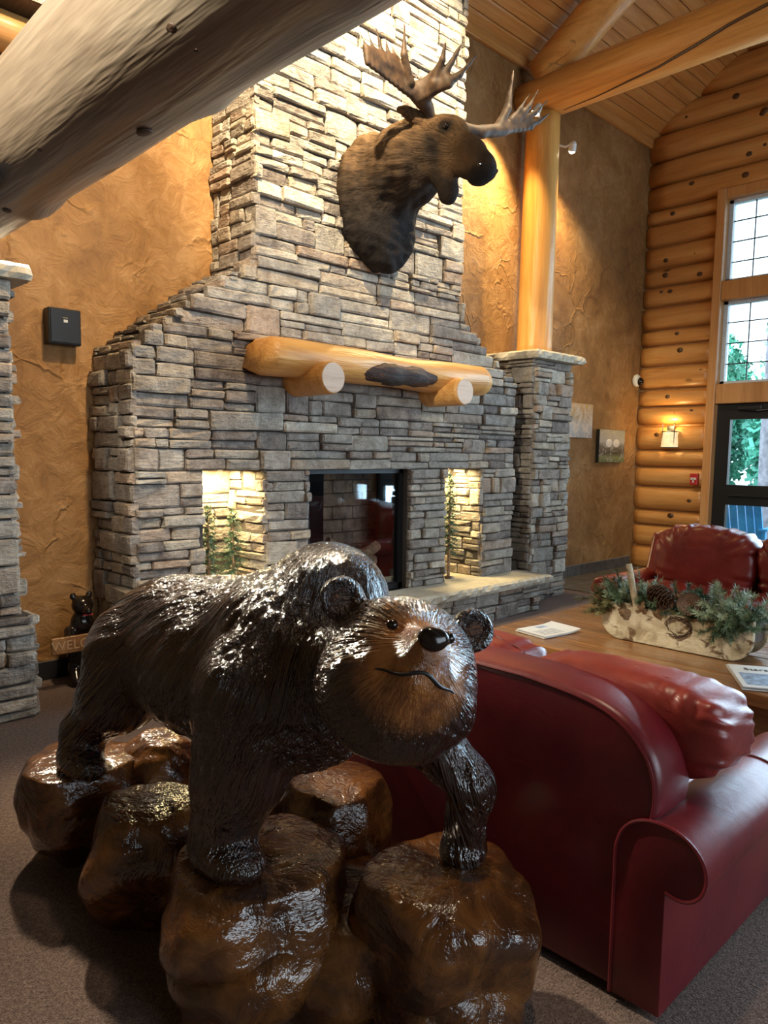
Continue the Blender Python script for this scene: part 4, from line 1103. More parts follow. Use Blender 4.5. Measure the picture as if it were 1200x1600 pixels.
for k, (ya, yb) in enumerate(((0.775, 1.47), (1.46, 2.24), (2.23, 2.97))):
    yc = (ya + yb) / 2; top = 0.885 if k else 0.872
    puck = None
    ends = lambda P, ya=ya, yb=yb: -0.012 * (np.exp(-((P[:, 1] - ya) / 0.05) ** 2) + np.exp(-((P[:, 1] - yb) / 0.05) ** 2)) * (0.6 + 0.4 * np.sin(P[:, 2] * 150 + 40 * (P[:, 0] - 2.2))) + 0.006 * np.sin(P[:, 1] * 75 + 3 * np.sin(P[:, 1] * 13)) * np.exp(-((P[:, 2] - 0.845) / 0.035) ** 2)
    o = cushion('back_cushion', (2.195, yc, 0.745 if k == 0 else 0.715), (0.14, (yb - ya) / 2 + 0.025, 0.148 if k == 0 else 0.185), so, M['red_leather_soft'], 30 + k, (0.62, 0.34), pucker=ends, wr=0.007)
    pts = [(2.105 + 0.0, ya + 0.02 + (yb - ya - 0.04) * i / 20, (0.735 if k == 0 else 0.72) + 0.012 * math.sin(i * 0.5) - 0.05 * (1 - i / 20 if k == 0 else 0)) for i in range(21)]
    sh = [(2.17 + 0.006 * math.sin(i * 1.3), ya + 0.03 + (yb - ya - 0.06) * i / 30, top + 0.012 - 0.05 * abs(i / 15 - 1) ** 4) for i in range(31)]
    MB().tube(sh, 0.006, 6).build('piping', M['red_leather'], o, smooth=True)
for (x, y) in ((1.95, 0.93), (2.78, 0.93), (1.95, 2.88), (2.78, 2.88)):
    MB().box(x - 0.03, x + 0.03, y - 0.03, y + 0.03, 0, 0.055).build('foot', M['dark_oak'], so)

s2 = thing('leather_sofa', 'lighter red leather sofa with puckered back cushions near the log wall and door', 'sofa', (6.1, 1.7, 0))
MB().box(5.62, 6.55, 0.55, 3.12, 0.06, 0.36, 0.03).build('base', M['red_leather_soft'], s2)
bb_ = MB().prism([(6.25, 0.3), (6.60, 0.06), (6.66, 0.80), (6.60, 0.88), (6.46, 0.88)], 'y', 0.55, 3.12).build('back_panel', M['red_leather_soft'], s2, bevel=0.03)
for yc in (3.10, 0.57):
    pr = [(yc - 0.12, 0.06), (yc - 0.12, 0.46), (yc - 0.09, 0.54), (yc, 0.57), (yc + 0.09, 0.54), (yc + 0.125, 0.46), (yc + 0.10, 0.39), (yc + 0.06, 0.37), (yc + 0.06, 0.06)]
    o = MB().prism(pr, 'x', 5.58, 6.6).build('arm', M['red_leather_soft'], s2, bevel=0.03)
    for p_ in o.data.polygons: p_.use_smooth = True
for k in range(3):
    ya = 2.97 - k * 0.86; yb = ya - 0.85; yc = (ya + yb) / 2
    def puck(P, yc=yc):
        a = np.arctan2(P[:, 2] - 0.60, P[:, 1] - yc); rr_ = np.hypot(P[:, 1] - yc, (P[:, 2] - 0.66) * 1.4)
        return (0.007 * np.sin(a * 23 + 2 * np.sin(rr_ * 9)) + 0.005 * np.sin(a * 41)) * np.clip((rr_ - 0.15) / 0.2, 0, 1)
    cushion('back_cushion', (6.30, yc, 0.69), (0.20, 0.425, 0.285), s2, M['red_leather_soft'], 50 + k, 0.55, pucker=puck, wr=0.014)
    cushion('seat_cushion', (5.90, yc, 0.41), (0.34, 0.425, 0.11), s2, M['red_leather_soft'], 60 + k, 0.4)

# ================================================================== coffee table
ct = thing('coffee_table', 'heavy planked wooden coffee table between the two red sofas', 'table', (4.3, 1.8, 0))
xs = [3.64, 3.86, 4.10, 4.33, 4.58, 4.80, 4.98]
for a, b in zip(xs[:-1], xs[1:]):
    MB().box(a + 0.002, b - 0.002, 0.62, 2.86, 0.385, 0.455 + random.uniform(-0.003, 0.002), 0.007).build('plank', M['table_wood'], ct)
for y in (0.72, 2.76):
    MB().box(3.66, 4.96, y - 0.05, y + 0.05, 0.33, 0.384, 0.006).build('batten', M['table_wood'], ct)
for x, y in ((3.78, 0.85), (4.84, 0.85), (3.78, 2.63), (4.84, 2.63)):
    MB().box(x - 0.07, x + 0.07, y - 0.07, y + 0.07, 0, 0.384, 0.01).build('leg', M['table_wood'], ct)
MB().box(3.76, 3.82, 0.9, 2.58, 0.20, 0.384, 0.006).build('apron', M['table_wood'], ct)
MB().box(4.80, 4.86, 0.9, 2.58, 0.20, 0.384, 0.006).build('apron', M['table_wood'], ct)

# newspapers
plain('newsprint', (0.62, 0.63, 0.62), 0.7, vs=30, var=0.06)
plain('news_ink', (0.05, 0.05, 0.06), 0.7)
plain('news_photo', (0.22, 0.30, 0.42), 0.6, vs=25, var=0.6)
def paper(label, c, rot, w, h, z, n=3):
    o = thing('newspaper', label, 'newspaper', (c[0], c[1], z))
    R_ = Matrix.Rotation(rot, 3, 'Z')
    def quadbox(name, x0, x1, y0, y1, za, zb, mat, par, curl=0.0):
        v = []; f = []; k = 8
        for i in range(k + 1):
            x = x0 + (x1 - x0) * i / k; cz = curl * max(0, (i / k - 0.6) / 0.4) ** 2
            for y in (y0, y1):
                for zz in (za, zb):
                    q = R_ @ Vector((x, y, 0)); v.append((c[0] + q.x, c[1] + q.y, zz + cz))
        for i in range(k):
            b = i * 4; f += [(b, b + 4, b + 6, b + 2), (b + 1, b + 3, b + 7, b + 5), (b, b + 1, b + 5, b + 4), (b + 2, b + 6, b + 7, b + 3)]
        f += [(0, 2, 3, 1), (k * 4, k * 4 + 1, k * 4 + 3, k * 4 + 2)]
        return MB().add(v, f).build(name, mat, par)
    for i in range(n):
        dx, dy = random.uniform(-0.012, 0.012), random.uniform(-0.012, 0.012)
        s_ = quadbox('sheet', -w / 2 + dx, w / 2 + dx, -h / 2 + dy, h / 2 + dy, z + i * 0.006, z + i * 0.006 + 0.005, M['newsprint'], o, 0.012)
    zt = z + n * 0.006 - 0.0009
    return o, quadbox, zt
o1, qb, zt = paper('folded newspapers lying at the far end of the coffee table', (3.94, 2.55), -0.17, 0.31, 0.24, 0.458)
for i in range(5): qb('print', -0.13, 0.12 - 0.01 * (i % 3), -0.09 + i * 0.022, -0.086 + i * 0.022, zt, zt + 0.0006, M['news_ink'], o1)
qb('print', -0.03, 0.05, 0.05, 0.09, zt, zt + 0.0006, M['news_photo'], o1)
o2, qb, zt = paper('newspaper with a headline at the near edge of the coffee table', (3.90, 1.245), -1.03, 0.30, 0.40, 0.458)
qb('print', -0.13, 0.13, -0.17, 0.04, zt, zt + 0.0006, M['news_photo'], o2)
def text(body, size, M4, mat, name, parent, ext=0.0008):
    cu = bpy.data.curves.new(name, 'FONT'); cu.body = body; cu.size = size; cu.extrude = ext; cu.align_x = 'CENTER'; cu.align_y = 'CENTER'
    tmp = bpy.data.objects.new(name, cu); COL.objects.link(tmp)
    dg = bpy.context.evaluated_depsgraph_get(); me = bpy.data.meshes.new_from_object(tmp.evaluated_get(dg))
    bpy.data.objects.remove(tmp, do_unlink=True)
    me.transform(M4); me.materials.clear(); me.materials.append(mat)
    o = bpy.data.objects.new(name, me); COL.objects.link(o)
    if parent:
        o.parent = parent; o.matrix_parent_inverse = Matrix.Translation(-wloc(parent))
    return o
text('Stars On', 0.058, Matrix.Translation((3.90, 1.245, zt + 0.001)) @ Matrix.Rotation(-1.03, 4, 'Z') @ Matrix.Translation((0.01, 0.11, 0)), M['news_ink'], 'headline', o2)
# ================================================================== planter on the coffee table
t = NT('birch_bark'); p = t.pos(); n1 = t.noise(t.pos((8, 8, 40)), 1, 4, 0.6); n2 = t.noise(p, 9, 5, 0.65, 0.6); n3 = t.noise(t.pos((5, 9, 16)), 1, 4, 0.6, 0.5)
c = t.ramp(n2, [(0.32, (0.30, 0.235, 0.14)), (0.55, (0.56, 0.48, 0.33)), (0.75, (0.68, 0.62, 0.48))])
c = t.mix(t.rng(n3, 0.58, 0.66), c, (0.13, 0.075, 0.04))
t.fin(c, 0.75, t.bump(t.math('ADD', n1, n2), 0.5, 0.015), spec=0.2)
plain('needle_dark', (0.075, 0.125, 0.065), 0.6, vs=50, var=0.5)
plain('needle_grey', (0.26, 0.34, 0.23), 0.6, vs=50, var=0.5)
plain('needle_moss', (0.15, 0.14, 0.055), 0.7, vs=50, var=0.5)
plain('cone_brown', (0.115, 0.06, 0.032), 0.55, vs=40, var=0.4)
plain('twig', (0.065, 0.036, 0.022), 0.7, vs=40, var=0.4)
plain('oak_leaf', (0.15, 0.085, 0.04), 0.65, vs=40, var=0.4)

pl = thing('birch_planter', 'birch bark trough filled with evergreen sprigs and pine cones on the coffee table', 'planter', (4.25, 1.84, 0.458))
TZ = 0.458; PX, PYa, PYb = 4.24, 1.40, 2.29
# trough: two upright birch slabs with round lower corners and a floor
def slab_outline(n=14):
    o_ = []; H_ = 0.235; rr_ = 0.13
    o_.append((PYa, H_)); 
    for i in range(n): a = math.pi + (math.pi / 2) * i / (n - 1); o_.append((PYa + rr_ + rr_ * math.cos(a), rr_ + rr_ * math.sin(a)))
    for i in range(n): a = 1.5 * math.pi + (math.pi / 2) * i / (n - 1); o_.append((PYb - rr_ + rr_ * math.cos(a), rr_ + rr_ * math.sin(a)))
    o_.append((PYb, H_ * 0.98))
    for i in range(1, 12): o_.append((PYb + (PYa - PYb) * i / 12, H_ - 0.035 * math.sin(math.pi * i / 12) + random.uniform(-0.008, 0.008)))
    return o_
for x0, nm in ((PX - 0.13, 'bark_slab'), (PX + 0.10, 'bark_slab')):
    MB().prism([(y, TZ + z) for y, z in slab_outline()], 'x', x0, x0 + 0.03).build(nm, M['birch_bark'], pl, bevel=0.006)
MB().box(PX - 0.1, PX + 0.1, PYa + 0.12, PYb - 0.12, TZ, TZ + 0.03).box(PX - 0.1, PX + 0.1, PYa + 0.02, PYa + 0.05, TZ + 0.10, TZ + 0.22).box(PX - 0.1, PX + 0.1, PYb - 0.05, PYb - 0.02, TZ + 0.10, TZ + 0.22).build('trough', M['twig'], pl)
MB().box(PX - 0.1, PX + 0.1, PYa + 0.05, PYb - 0.05, TZ + 0.10, TZ + 0.19).build('moss_bed', M['needle_moss'], pl)

def sprig(c, length, dirs, mat, parent, name='evergreen_sprig', seed=0, needles=26, nl=0.03, stems=9, nw=0.0035):
    """a spray of needled twigs fanned about a direction"""
    r_ = random.Random(seed); mb = MB(); c = Vector(c); d0 = Vector(dirs).normalized()
    for s_ in range(stems):
        d = (d0 + Vector((r_.uniform(-1, 1), r_.uniform(-1, 1), r_.uniform(-0.6, 0.8))) * 0.75).normalized()
        L = length * r_.uniform(0.6, 1.0); st = c + Vector((r_.uniform(-1, 1), r_.uniform(-1, 1), 0)) * length * 0.15
        pts = [st + d * L * k / 4 + Vector((0, 0, -0.25 * L * (k / 4) ** 2)) * r_.uniform(0.2, 1) for k in range(5)]
        mb.tube(pts, [0.003, 0.003, 0.0025, 0.002, 0.001], 4, caps=False)
        for k in range(needles):
            u = r_.uniform(0.12, 1) * 4; i = min(int(u), 3); q = pts[i].lerp(pts[i + 1], u - i)
            tg = (pts[i + 1] - pts[i]).normalized(); w = tg.orthogonal().normalized(); w.rotate(Matrix.Rotation(r_.uniform(0, 6.28), 3, tg).to_quaternion() if False else Matrix.Rotation(r_.uniform(0, 6.28), 3, tg))
            e = q + (tg * 0.7 + w).normalized() * nl * r_.uniform(0.6, 1.2); sd = tg.cross(w).normalized() * nw
            b = len(mb.v); mb.v += [tuple(q - sd), tuple(q + sd), tuple(e + sd * 0.3), tuple(e - sd * 0.3)]; mb.f.append((b, b + 1, b + 2, b + 3))
    return mesh(name, mb.v, mb.f, mat, parent)
sp = [((0.0, 2.24), 0.17, (-0.2, 0.5, 1), 'needle_moss'), ((-0.05, 2.16), 0.17, (-0.4, 0.4, 1), 'needle_dark'), ((0.02, 2.05), 0.19, (-0.1, 0.2, 1), 'needle_grey'), ((-0.05, 1.98), 0.14, (-0.5, 0.0, 1), 'needle_dark'), ((0.05, 1.90), 0.16, (0, -0.1, 1), 'needle_dark'),
      ((-0.06, 1.72), 0.15, (-0.6, -0.1, 0.7), 'needle_dark'), ((0.03, 1.64), 0.20, (0.0, -0.2, 1), 'needle_grey'), ((-0.06, 1.58), 0.18, (-0.5, -0.2, 0.9), 'needle_grey'), ((0.0, 1.50), 0.19, (-0.1, -0.5, 1), 'needle_grey'), ((-0.08, 1.46), 0.15, (-0.6, -0.4, 0.6), 'needle_dark'), ((-0.08, 1.56), 0.13, (-0.9, 0.0, 0.2), 'needle_dark'), ((0.06, 1.76), 0.16, (0.3, 0, 1), 'needle_dark'), ((-0.09, 2.24), 0.12, (-0.7, 0.5, 0.3), 'needle_moss'), ((-0.02, 2.22), 0.16, (-0.3, 0.3, 1), 'needle_grey')]
for i, ((dx, y), L, d, m_) in enumerate(sp):
    sprig((PX + dx, y, TZ + 0.18), L * 1.45, d, M[m_], pl, seed=i, needles=120, stems=15, nl=0.034, nw=0.0024)
def cone(c, ax, L, R0, parent, seed=0, openness=1.0):
    r_ = random.Random(seed); mb = MB(); ax = Vector(ax).normalized(); e1 = ax.orthogonal().normalized(); e2 = ax.cross(e1); c = Vector(c)
    mb.tube([c, c + ax * L * 0.5, c + ax * L], [R0 * 0.35, R0 * 0.4, R0 * 0.1], 8)
    n_ = 70
    for k in range(n_):
        u = k / n_; a = k * 2.39996; rad = R0 * (math.sin(math.pi * (0.12 + 0.86 * u)) ** 0.7)
        o_ = e1 * math.cos(a) + e2 * math.sin(a); s_ = ax.cross(o_)
        p0 = c + ax * (u * L) + o_ * rad * 0.3; p1 = c + ax * (u * L + 0.10 * L) + o_ * rad; w = 0.22 * R0 + 0.16 * rad
        b = len(mb.v); th = ax * 0.004
        mb.v += [tuple(p0 - s_ * w * 0.5), tuple(p0 + s_ * w * 0.5), tuple(p1 + s_ * w), tuple(p1 - s_ * w), tuple(p1 + o_ * 0.005 + th * 1.5), tuple(p0 + th - s_ * w * 0.5), tuple(p0 + th + s_ * w * 0.5), tuple(p1 + th + s_ * w), tuple(p1 + th - s_ * w)]
        mb.f += [(b, b + 1, b + 2, b + 3), (b + 5, b + 8, b + 7, b + 6), (b + 3, b + 2, b + 4), (b + 7, b + 8, b + 4), (b + 2, b + 7, b + 4), (b + 8, b + 3, b + 4)]
    return mesh('pine_cone', mb.v, mb.f, M['cone_brown'], parent)
cone((PX - 0.13, 1.985, TZ + 0.335), (-0.35, -0.85, -0.35), 0.17, 0.062, pl, 1)
cone((PX - 0.15, 1.735, TZ + 0.275), (-0.9, -0.15, 0.35), 0.05, 0.062, pl, 2)
MB().tube([(PX - 0.15, 2.045, TZ + 0.20), (PX - 0.14, 2.085, TZ + 0.32), (PX - 0.125, 2.125, TZ + 0.46)], [0.020, 0.019, 0.018], 12).build('birch_stick', M['birch_bark'], pl)
for k in range(7):                                   # curls of vine over the front
    a0 = random.uniform(0, 6.28); pts = []
    for i in range(14):
        w = a0 + i * 0.33; pts.append((PX - 0.145 - 0.02 * math.sin(i * 0.6), 1.80 + 0.07 * math.cos(w) + random.uniform(-0.008, 0.008), TZ + 0.14 + 0.055 * math.sin(w) + random.uniform(-0.008, 0.008)))
    MB().tube(pts, 0.0028, 5).build('vine', M['twig'], pl)
for k in range(6):
    y = random.choice((random.uniform(2.0, 2.15), random.uniform(1.75, 1.95))); x = PX - 0.14; z = TZ + random.uniform(0.18, 0.26)
    c_ = Vector((x, y, z)); a = random.uniform(0, 6.28); d = Vector((-0.35, math.cos(a), math.sin(a))).normalized() * 0.7; s_ = d.cross(Vector((1, 0, 0.3))).normalized()
    v = []; m_ = 7
    for i in range(m_):
        u = i / (m_ - 1); w = 0.022 * math.sin(math.pi * min(1, u * 0.9 + 0.08)) * (1.25 if i % 2 else 0.8)
        q = c_ + d * 0.09 * u + Vector((-0.02, 0, 0)) * math.sin(u * 3)
        v += [tuple(q - s_ * w), tuple(q + Vector((-0.004, 0, 0))), tuple(q + s_ * w)]
    f = []
    for i in range(m_ - 1): f += [(3 * i, 3 * i + 1, 3 * i + 4, 3 * i + 3), (3 * i + 1, 3 * i + 2, 3 * i + 5, 3 * i + 4)]
    o = mesh('dry_leaf', v, f, M['oak_leaf'], pl); md = o.modifiers.new('s', 'SOLIDIFY'); md.thickness = 0.0015

# ================================================================== little firs in the niches
def fir(label, base, H_, R0, bare, seed, mat='needle_dark'):
    r_ = random.Random(seed); o = thing('artificial_fir', label, 'fir tree', base)
    b = Vector(base); MB().tube([b, b + Vector((0, 0, H_ * 0.5)), b + Vector((0, 0, H_ * 0.96))], [0.016, 0.012, 0.003], 8).build('trunk', M['bark'], o)
    MB().tube([b, b + Vector((0, 0, 0.014)), b + Vector((0, 0, 0.022))], [0.055, 0.05, 0.02], 14).build('stand', M['dark_oak'], o)
    mb = MB(); n_ = 70
    for k in range(n_):
        u = (k + 0.5) / n_; z = bare + (H_ - bare) * u; L = R0 * (1 - u) ** 0.8 * r_.uniform(0.7, 1.15) + 0.015; a = k * 2.4 + r_.uniform(-0.3, 0.3)
        d = Vector((math.cos(a), math.sin(a), -0.25 if u < 0.8 else 0.6)).normalized()
        p0 = b + Vector((0, 0, z)); p1 = p0 + d * L
        mb.tube([p0, p1], [0.003, 0.001], 4, caps=False)
        for q in range(int(16 + 190 * L)):
            t_ = r_.uniform(0.1, 1); c_ = p0.lerp(p1, t_); w = d.orthogonal().normalized(); w.rotate(Matrix.Rotation(r_.uniform(0, 6.28), 3, d))
            e = c_ + (d * 0.6 + w).normalized() * 0.030 * r_.uniform(0.6, 1.3); sd = d.cross(w).normalized() * 0.0032
            i = len(mb.v); mb.v += [tuple(c_ - sd), tuple(c_ + sd), tuple(e + sd * 0.3), tuple(e - sd * 0.3)]; mb.f.append((i, i + 1, i + 2, i + 3))
    mesh('foliage', mb.v, mb.f, M[mat], o); return o
fir('left of two small firs in the left fireplace niche', (2.83, 4.70, 0.362), 0.80, 0.155, 0.05, 1)
fir('right of two small firs in the left fireplace niche', (3.05, 4.72, 0.362), 0.76, 0.15, 0.05, 2)
fir('slim fir with bare trunk in the right fireplace niche', (5.455, 4.68, 0.362), 1.00, 0.12, 0.24, 3)

# ================================================================== small things on the walls
sb = thing('wall_speaker', 'flat black square speaker box on the orange wall left of the fireplace', 'speaker', (1.985, 5.05, 2.35))
MB().box(1.88, 2.09, 5.03, 5.12, 2.235, 2.465, 0.006).build('cabinet', M['black_plastic'], sb)
MB().box(1.89, 2.08, 5.022, 5.032, 2.245, 2.455, 0.003).build('grille', M['black_metal'], sb)
MB().box(1.972, 1.998, 5.018, 5.023, 2.375, 2.392).build('led_mark', M['white_plastic'], sb)  # small white and orange LED lights, drawn as plain coloured plates
MB().box(1.965, 2.0, 5.018, 5.023, 2.402, 2.406).build('led_mark', M['brass'], sb)

dc = thing('security_camera', 'white dome security camera in the corner beside the log wall', 'camera', (9.80, 5.08, 2.6))
P, G = superell((9.80, 5.07, 2.60), (0.075, 0.05, 0.085), 0.9, 0.9, 24, 14); mesh('housing', P, G, M['white_plastic'], dc, True)
P, G = superell((9.80, 5.02, 2.585), (0.052, 0.05, 0.055), 1, 1, 20, 12); mesh('lens_dome', P, G, M['eye_black'], dc, True)

# canvas pictures
t = NT('canvas_autumn'); p = t.pos((9, 9, 9)); n = t.noise(p, 1, 5, 0.6, 1.0); z = t.node('ShaderNodeSeparateXYZ', Vector=t.pos()).outputs[2]
c = t.ramp(t.rng(z, 1.78, 2.21), [(0, (0.28, 0.30, 0.33)), (0.35, (0.42, 0.42, 0.42)), (0.6, (0.42, 0.30, 0.17)), (1, (0.60, 0.34, 0.09))])
c = t.mix(t.rng(n, 0.45, 0.6), c, (0.60, 0.52, 0.42)); t.fin(c, 0.6)
t = NT('canvas_lake'); p = t.pos((10, 10, 14)); n = t.noise(p, 1, 5, 0.65, 1.2); z = t.node('ShaderNodeSeparateXYZ', Vector=t.pos()).outputs[2]
c = t.ramp(t.rng(z, 1.47, 1.92), [(0, (0.05, 0.09, 0.03)), (0.16, (0.16, 0.20, 0.08)), (0.28, (0.03, 0.03, 0.025)), (0.5, (0.10, 0.10, 0.09)), (0.62, (0.34, 0.35, 0.34)), (1, (0.15, 0.17, 0.15))])
c = t.mix(t.rng(n, 0.5, 0.66), c, (0.30, 0.30, 0.28)); t.fin(c, 0.5)
for lab, mat, x0, x1, z0, z1 in (('pale autumn forest canvas hung nearest the stone pillar', 'canvas_autumn', 8.12, 8.66, 1.785, 2.21), ('dark lake and mountain canvas with black edge hung nearest the corner', 'canvas_lake', 8.86, 9.52, 1.475, 1.91)):
    o = thing('canvas_picture', lab, 'picture', ((x0 + x1) / 2, 5.1, z0), 'canvases on the back wall')
    MB().box(x0, x1, 5.065, 5.115, z0, z1, 0.004).build('stretcher', M['black_plastic' if mat == 'canvas_lake' else 'white_plastic'], o)
    MB().box(x0 + 0.003, x1 - 0.003, 5.060, 5.066, z0 + 0.003, z1 - 0.003).build('print', M[mat], o)
    if mat == 'canvas_lake':
        for k in range(2):
            P, G = superell((9.10 + k * 0.19, 5.058, 1.73), (0.085, 0.003, 0.055), 1, 1, 20, 10); mesh('painted_cloud', P, G, M['white_plastic'], o, True)

# wall sconce on the log wall
sc = thing('wall_sconce', 'lit iron lantern sconce with mica shade on the log wall', 'lamp', (9.82, 4.60, 1.8))
xs_ = 9.80
MB().box(9.90, 9.93, 4.55, 4.65, 1.70, 1.98, 0.004).build('backplate', M['black_metal'], sc)
sh = MB()
for i in range(9):
    w0 = math.pi * (0.5 + i / 8); sh.v += [(xs_ + 0.10 + math.cos(w0) * 0.10, 4.60 + math.sin(w0) * 0.115, 1.69), (xs_ + 0.10 + math.cos(w0) * 0.09, 4.60 + math.sin(w0) * 0.105, 1.90)]
for i in range(8): sh.f.append((2 * i, 2 * i + 2, 2 * i + 3, 2 * i + 1))
plain('mica', (0.55, 0.48, 0.36), 0.5, vs=20, var=0.3, emit=(1.0, 0.72, 0.36), es=0.7)
so_ = sh.build('shade', M['mica'], sc)
for z in (1.685, 1.90): MB().tube([(xs_ + 0.10 + math.cos(math.pi * (0.5 + i / 8)) * 0.102, 4.60 + math.sin(math.pi * (0.5 + i / 8)) * 0.117, z) for i in range(9)], 0.007, 6).build('rim', M['black_metal'], sc)
for yy in (4.52, 4.68): MB().tube([(xs_ + 0.04, yy, 1.69), (xs_ + 0.04, yy, 2.02)], 0.006, 6).build('rod', M['black_metal'], sc)
P, G = superell((xs_ + 0.10, 4.60, 1.86), (0.03, 0.03, 0.045), 1, 1, 14, 8); mesh('bulb', P, G, M['sconce_glow'], sc, True)
point('sconce_lamp', (9.80, 4.60, 1.98), 9, (1.0, 0.66, 0.26), 0.04)

# fire alarm pull
fa_ = thing('fire_alarm', 'small red fire alarm pull station on the log beside the door', 'fire alarm', (9.88, 4.235, 1.22))
MB().box(9.86, 9.92, 4.185, 4.285, 1.195, 1.345, 0.005).build('housing', M['red_plastic'], fa_)
MB().box(9.852, 9.862, 4.20, 4.27, 1.262, 1.29).box(9.852, 9.862, 4.225, 4.245, 1.225, 1.28).build('pull_handle', M['white_plastic'], fa_)

# spot fixtures on the column
for lab, base, tip, tgt, pw_ in (('lit spot fixture on the right side of the log column', (7.24, 4.78, 4.90), (7.33, 4.66, 4.86), (7.60, 5.1, 3.6), 300), ('lit spot fixture on the left side of the log column behind the antler', (6.84, 4.74, 5.02), (6.62, 4.64, 5.02), (6.1, 5.1, 3.7), 420)):
    o = thing('spot_fixture', lab, 'spotlight', base, 'spots on the log column')
    b, e, tg = Vector(base), Vector(tip), Vector(tgt); d = (tg - e).normalized()
    MB().tube([b, b.lerp(e, 0.5), e - d * 0.05], 0.012, 8).build('arm', M['white_plastic'], o)
    MB().tube([e - d * 0.07, e - d * 0.05, e + d * 0.03], [0.02, 0.036, 0.045], 16, caps=False).build('lamp_head', M['white_plastic'], o)
    P, G = superell(tuple(e + d * 0.018), (0.036, 0.036, 0.036), 1, 1, 18, 12); mesh('bulb', P, G, M['bulb'], o, True)
    spot('column_spot', tuple(e + d * 0.07), tgt, pw_, (1.0, 0.74, 0.36), 110, 0.9, 0.04)

# welcome bear carving in the corner left of the fireplace
wb = thing('welcome_bear', 'small dark carved bear holding a wooden WELCOME board against the wall', 'carving', (1.99, 4.90, 0))
D = Field((1.75, 4.70, -0.03), (2.26, 5.10, 0.68), 0.011)
D.ell((1.99, 4.92, 0.22), (0.10, 0.09, 0.18), 0.03); D.ell((1.99, 4.91, 0.40), (0.075, 0.07, 0.09), 0.03); D.ell((1.99, 4.895, 0.525), (0.070, 0.065, 0.065), 0.02); D.cap((1.99, 4.86, 0.505), (1.99, 4.80, 0.50), 0.034, 0.026, 0.015)
for s in (-1, 1):
    D.ell((1.99 + s * 0.055, 4.91, 0.588), (0.024, 0.015, 0.026), 0.008); D.cap((1.99 + s * 0.09, 4.90, 0.36), (1.99 + s * 0.12, 4.82, 0.30), 0.035, 0.03, 0.02); D.cap((1.99 + s * 0.06, 4.9, 0.1), (1.99 + s * 0.08, 4.83, 0.035), 0.05, 0.04, 0.02)
P, Fq = D.mesh(); mesh('bear_figure', relax(P, Fq, 1), Fq, M['bear_nose'], wb, True)
P, G = superell((1.99, 4.795, 0.512), (0.014, 0.01, 0.011), 1, 1, 12, 8); mesh('nose', P, G, M['eye_black'], wb, True)
MB().box(1.96, 2.02, 4.80, 4.82, 0.470, 0.478).build('mouth', M['red_plastic'], wb)
MB().box(1.74, 2.16, 4.775, 4.80, 0.245, 0.355, 0.006).build('board', M['table_wood'], wb)
plain('board_letter', (0.40, 0.24, 0.11), 0.7)
text('WELCOME', 0.088, Matrix.Translation((1.95, 4.774, 0.298)) @ Matrix.Rotation(math.pi / 2, 4, 'X'), M['board_letter'], 'lettering', wb, 0.002)

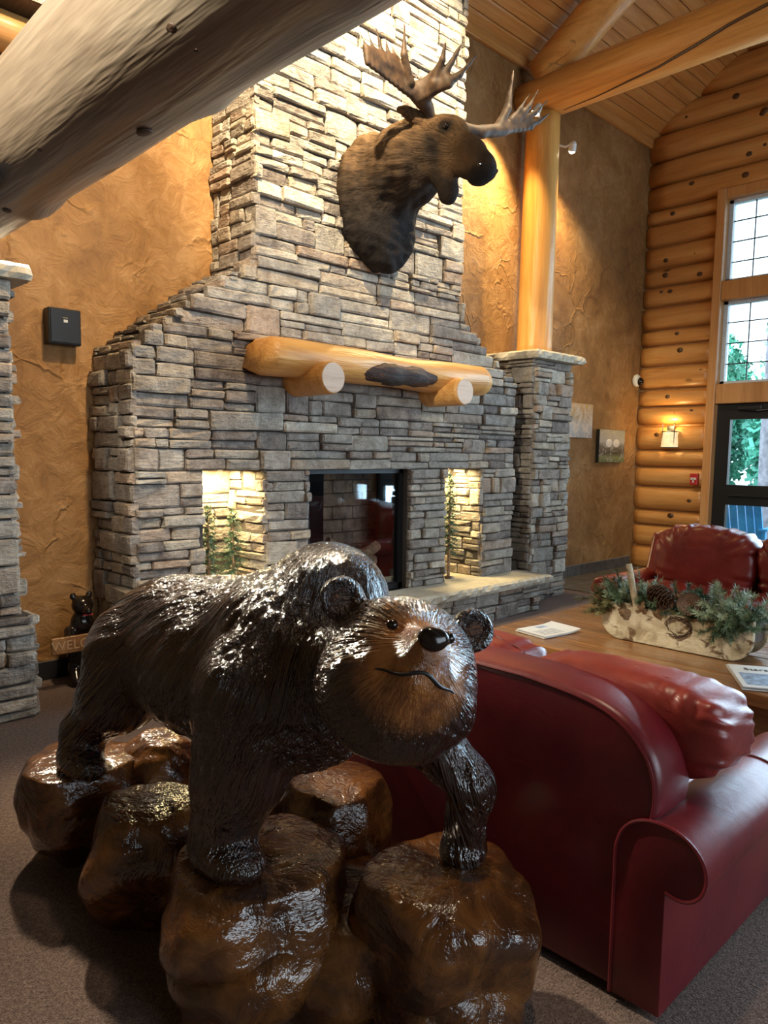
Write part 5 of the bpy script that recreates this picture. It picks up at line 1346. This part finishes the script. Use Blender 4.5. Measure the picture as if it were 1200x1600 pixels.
# ================================================================== outside the glass
struct('ground', MB().box(10.25, 40, -20, 30, -0.5, -0.05), plain('gravel', (0.22, 0.23, 0.20), 0.9, vs=8, var=0.4))
plain('leaf_green', (0.10, 0.42, 0.30), 0.6, vs=1.5, var=0.6)
plain('leaf_light', (0.25, 0.60, 0.42), 0.6, vs=1.5, var=0.6)
plain('porch_bark', (0.30, 0.29, 0.33), 0.85, vs=8, var=0.4, bmp=0.5)
plain('chair_blue', (0.03, 0.28, 0.62), 0.5)
props(log('porch_post', [(12.3, 4.00, -0.05), (12.3, 4.0, 3.9)], (0.27, 0.24), M['porch_bark'], wob=0.03, seed=21), 'thick grey bark porch post outside the glass door', 'post')
def tree(label, x, y, h, r0, mat, seed, trunk=True):
    r_ = np.random.default_rng(seed); o = thing('tree', label, 'tree', (x, y, -0.05), 'trees outside the window wall')
    MB().tube([(x, y, -0.05), (x + 0.1, y, h * 0.5), (x, y + 0.1, h * 0.9)], [0.16, 0.12, 0.04], 8).build('trunk', M['bark'], o)
    n_ = 14000; c = r_.normal(size=(n_, 3)); c /= np.linalg.norm(c, axis=1)[:, None]; c *= (r_.uniform(0.35, 1, (n_, 1))) * np.array([r0, r0, h * 0.42]); c += np.array([x, y, h * 0.55])
    a = r_.normal(size=(n_, 3)) * 0.038; b = r_.normal(size=(n_, 3)) * 0.038
    V = np.concatenate([c - a, c + b, c + a, c - b]); ix = np.arange(n_); Fq_ = np.stack([ix, ix + n_, ix + 2 * n_, ix + 3 * n_], 1)
    ob = mesh('foliage', V, Fq_, M[mat], o); ob['kind'] = 'stuff'
for i, (x, y, h, r0, m_, lab) in enumerate(((19.0, 9.2, 5.6, 1.5, 'leaf_light', 'pale green leafy tree outside, farthest left through the glass'), (15.5, 6.6, 4.4, 1.1, 'leaf_green', 'dark green tree outside seen through the middle window pane'), (21, 5.6, 7.5, 1.7, 'leaf_light', 'tall light green tree outside behind the porch post'), (14.8, 4.4, 3.4, 1.0, 'leaf_green', 'low green tree outside right of the porch post'))):
    tree(lab, x, y, h, r0, m_, i)
ac = thing('porch_chair', 'blue slatted porch chair outside behind the lower door pane', 'chair', (11.0, 3.9, 0))
for k in range(6):
    y = 3.95 + (k - 2.5) * 0.11
    MB().prism([(10.85, 0.30), (10.88, 0.30), (10.63, 1.02 - 0.012 * abs(k - 2.5) ** 2), (10.60, 1.02 - 0.012 * abs(k - 2.5) ** 2)], 'y', y - 0.048, y + 0.048).build('back_slat', M['chair_blue'], ac)
for k in range(5): MB().box(10.86 + k * 0.1, 10.95 + k * 0.1, 3.64, 4.26, 0.36, 0.385).build('seat_slat', M['chair_blue'], ac)
for y in (3.60, 4.30):
    MB().box(10.65, 11.4, y - 0.06, y + 0.06, 0.58, 0.605).build('armrest', M['chair_blue'], ac); MB().box(11.25, 11.32, y - 0.02, y + 0.02, -0.05, 0.58).build('leg', M['chair_blue'], ac); MB().box(10.7, 10.76, y - 0.02, y + 0.02, -0.05, 0.58).build('leg', M['chair_blue'], ac)
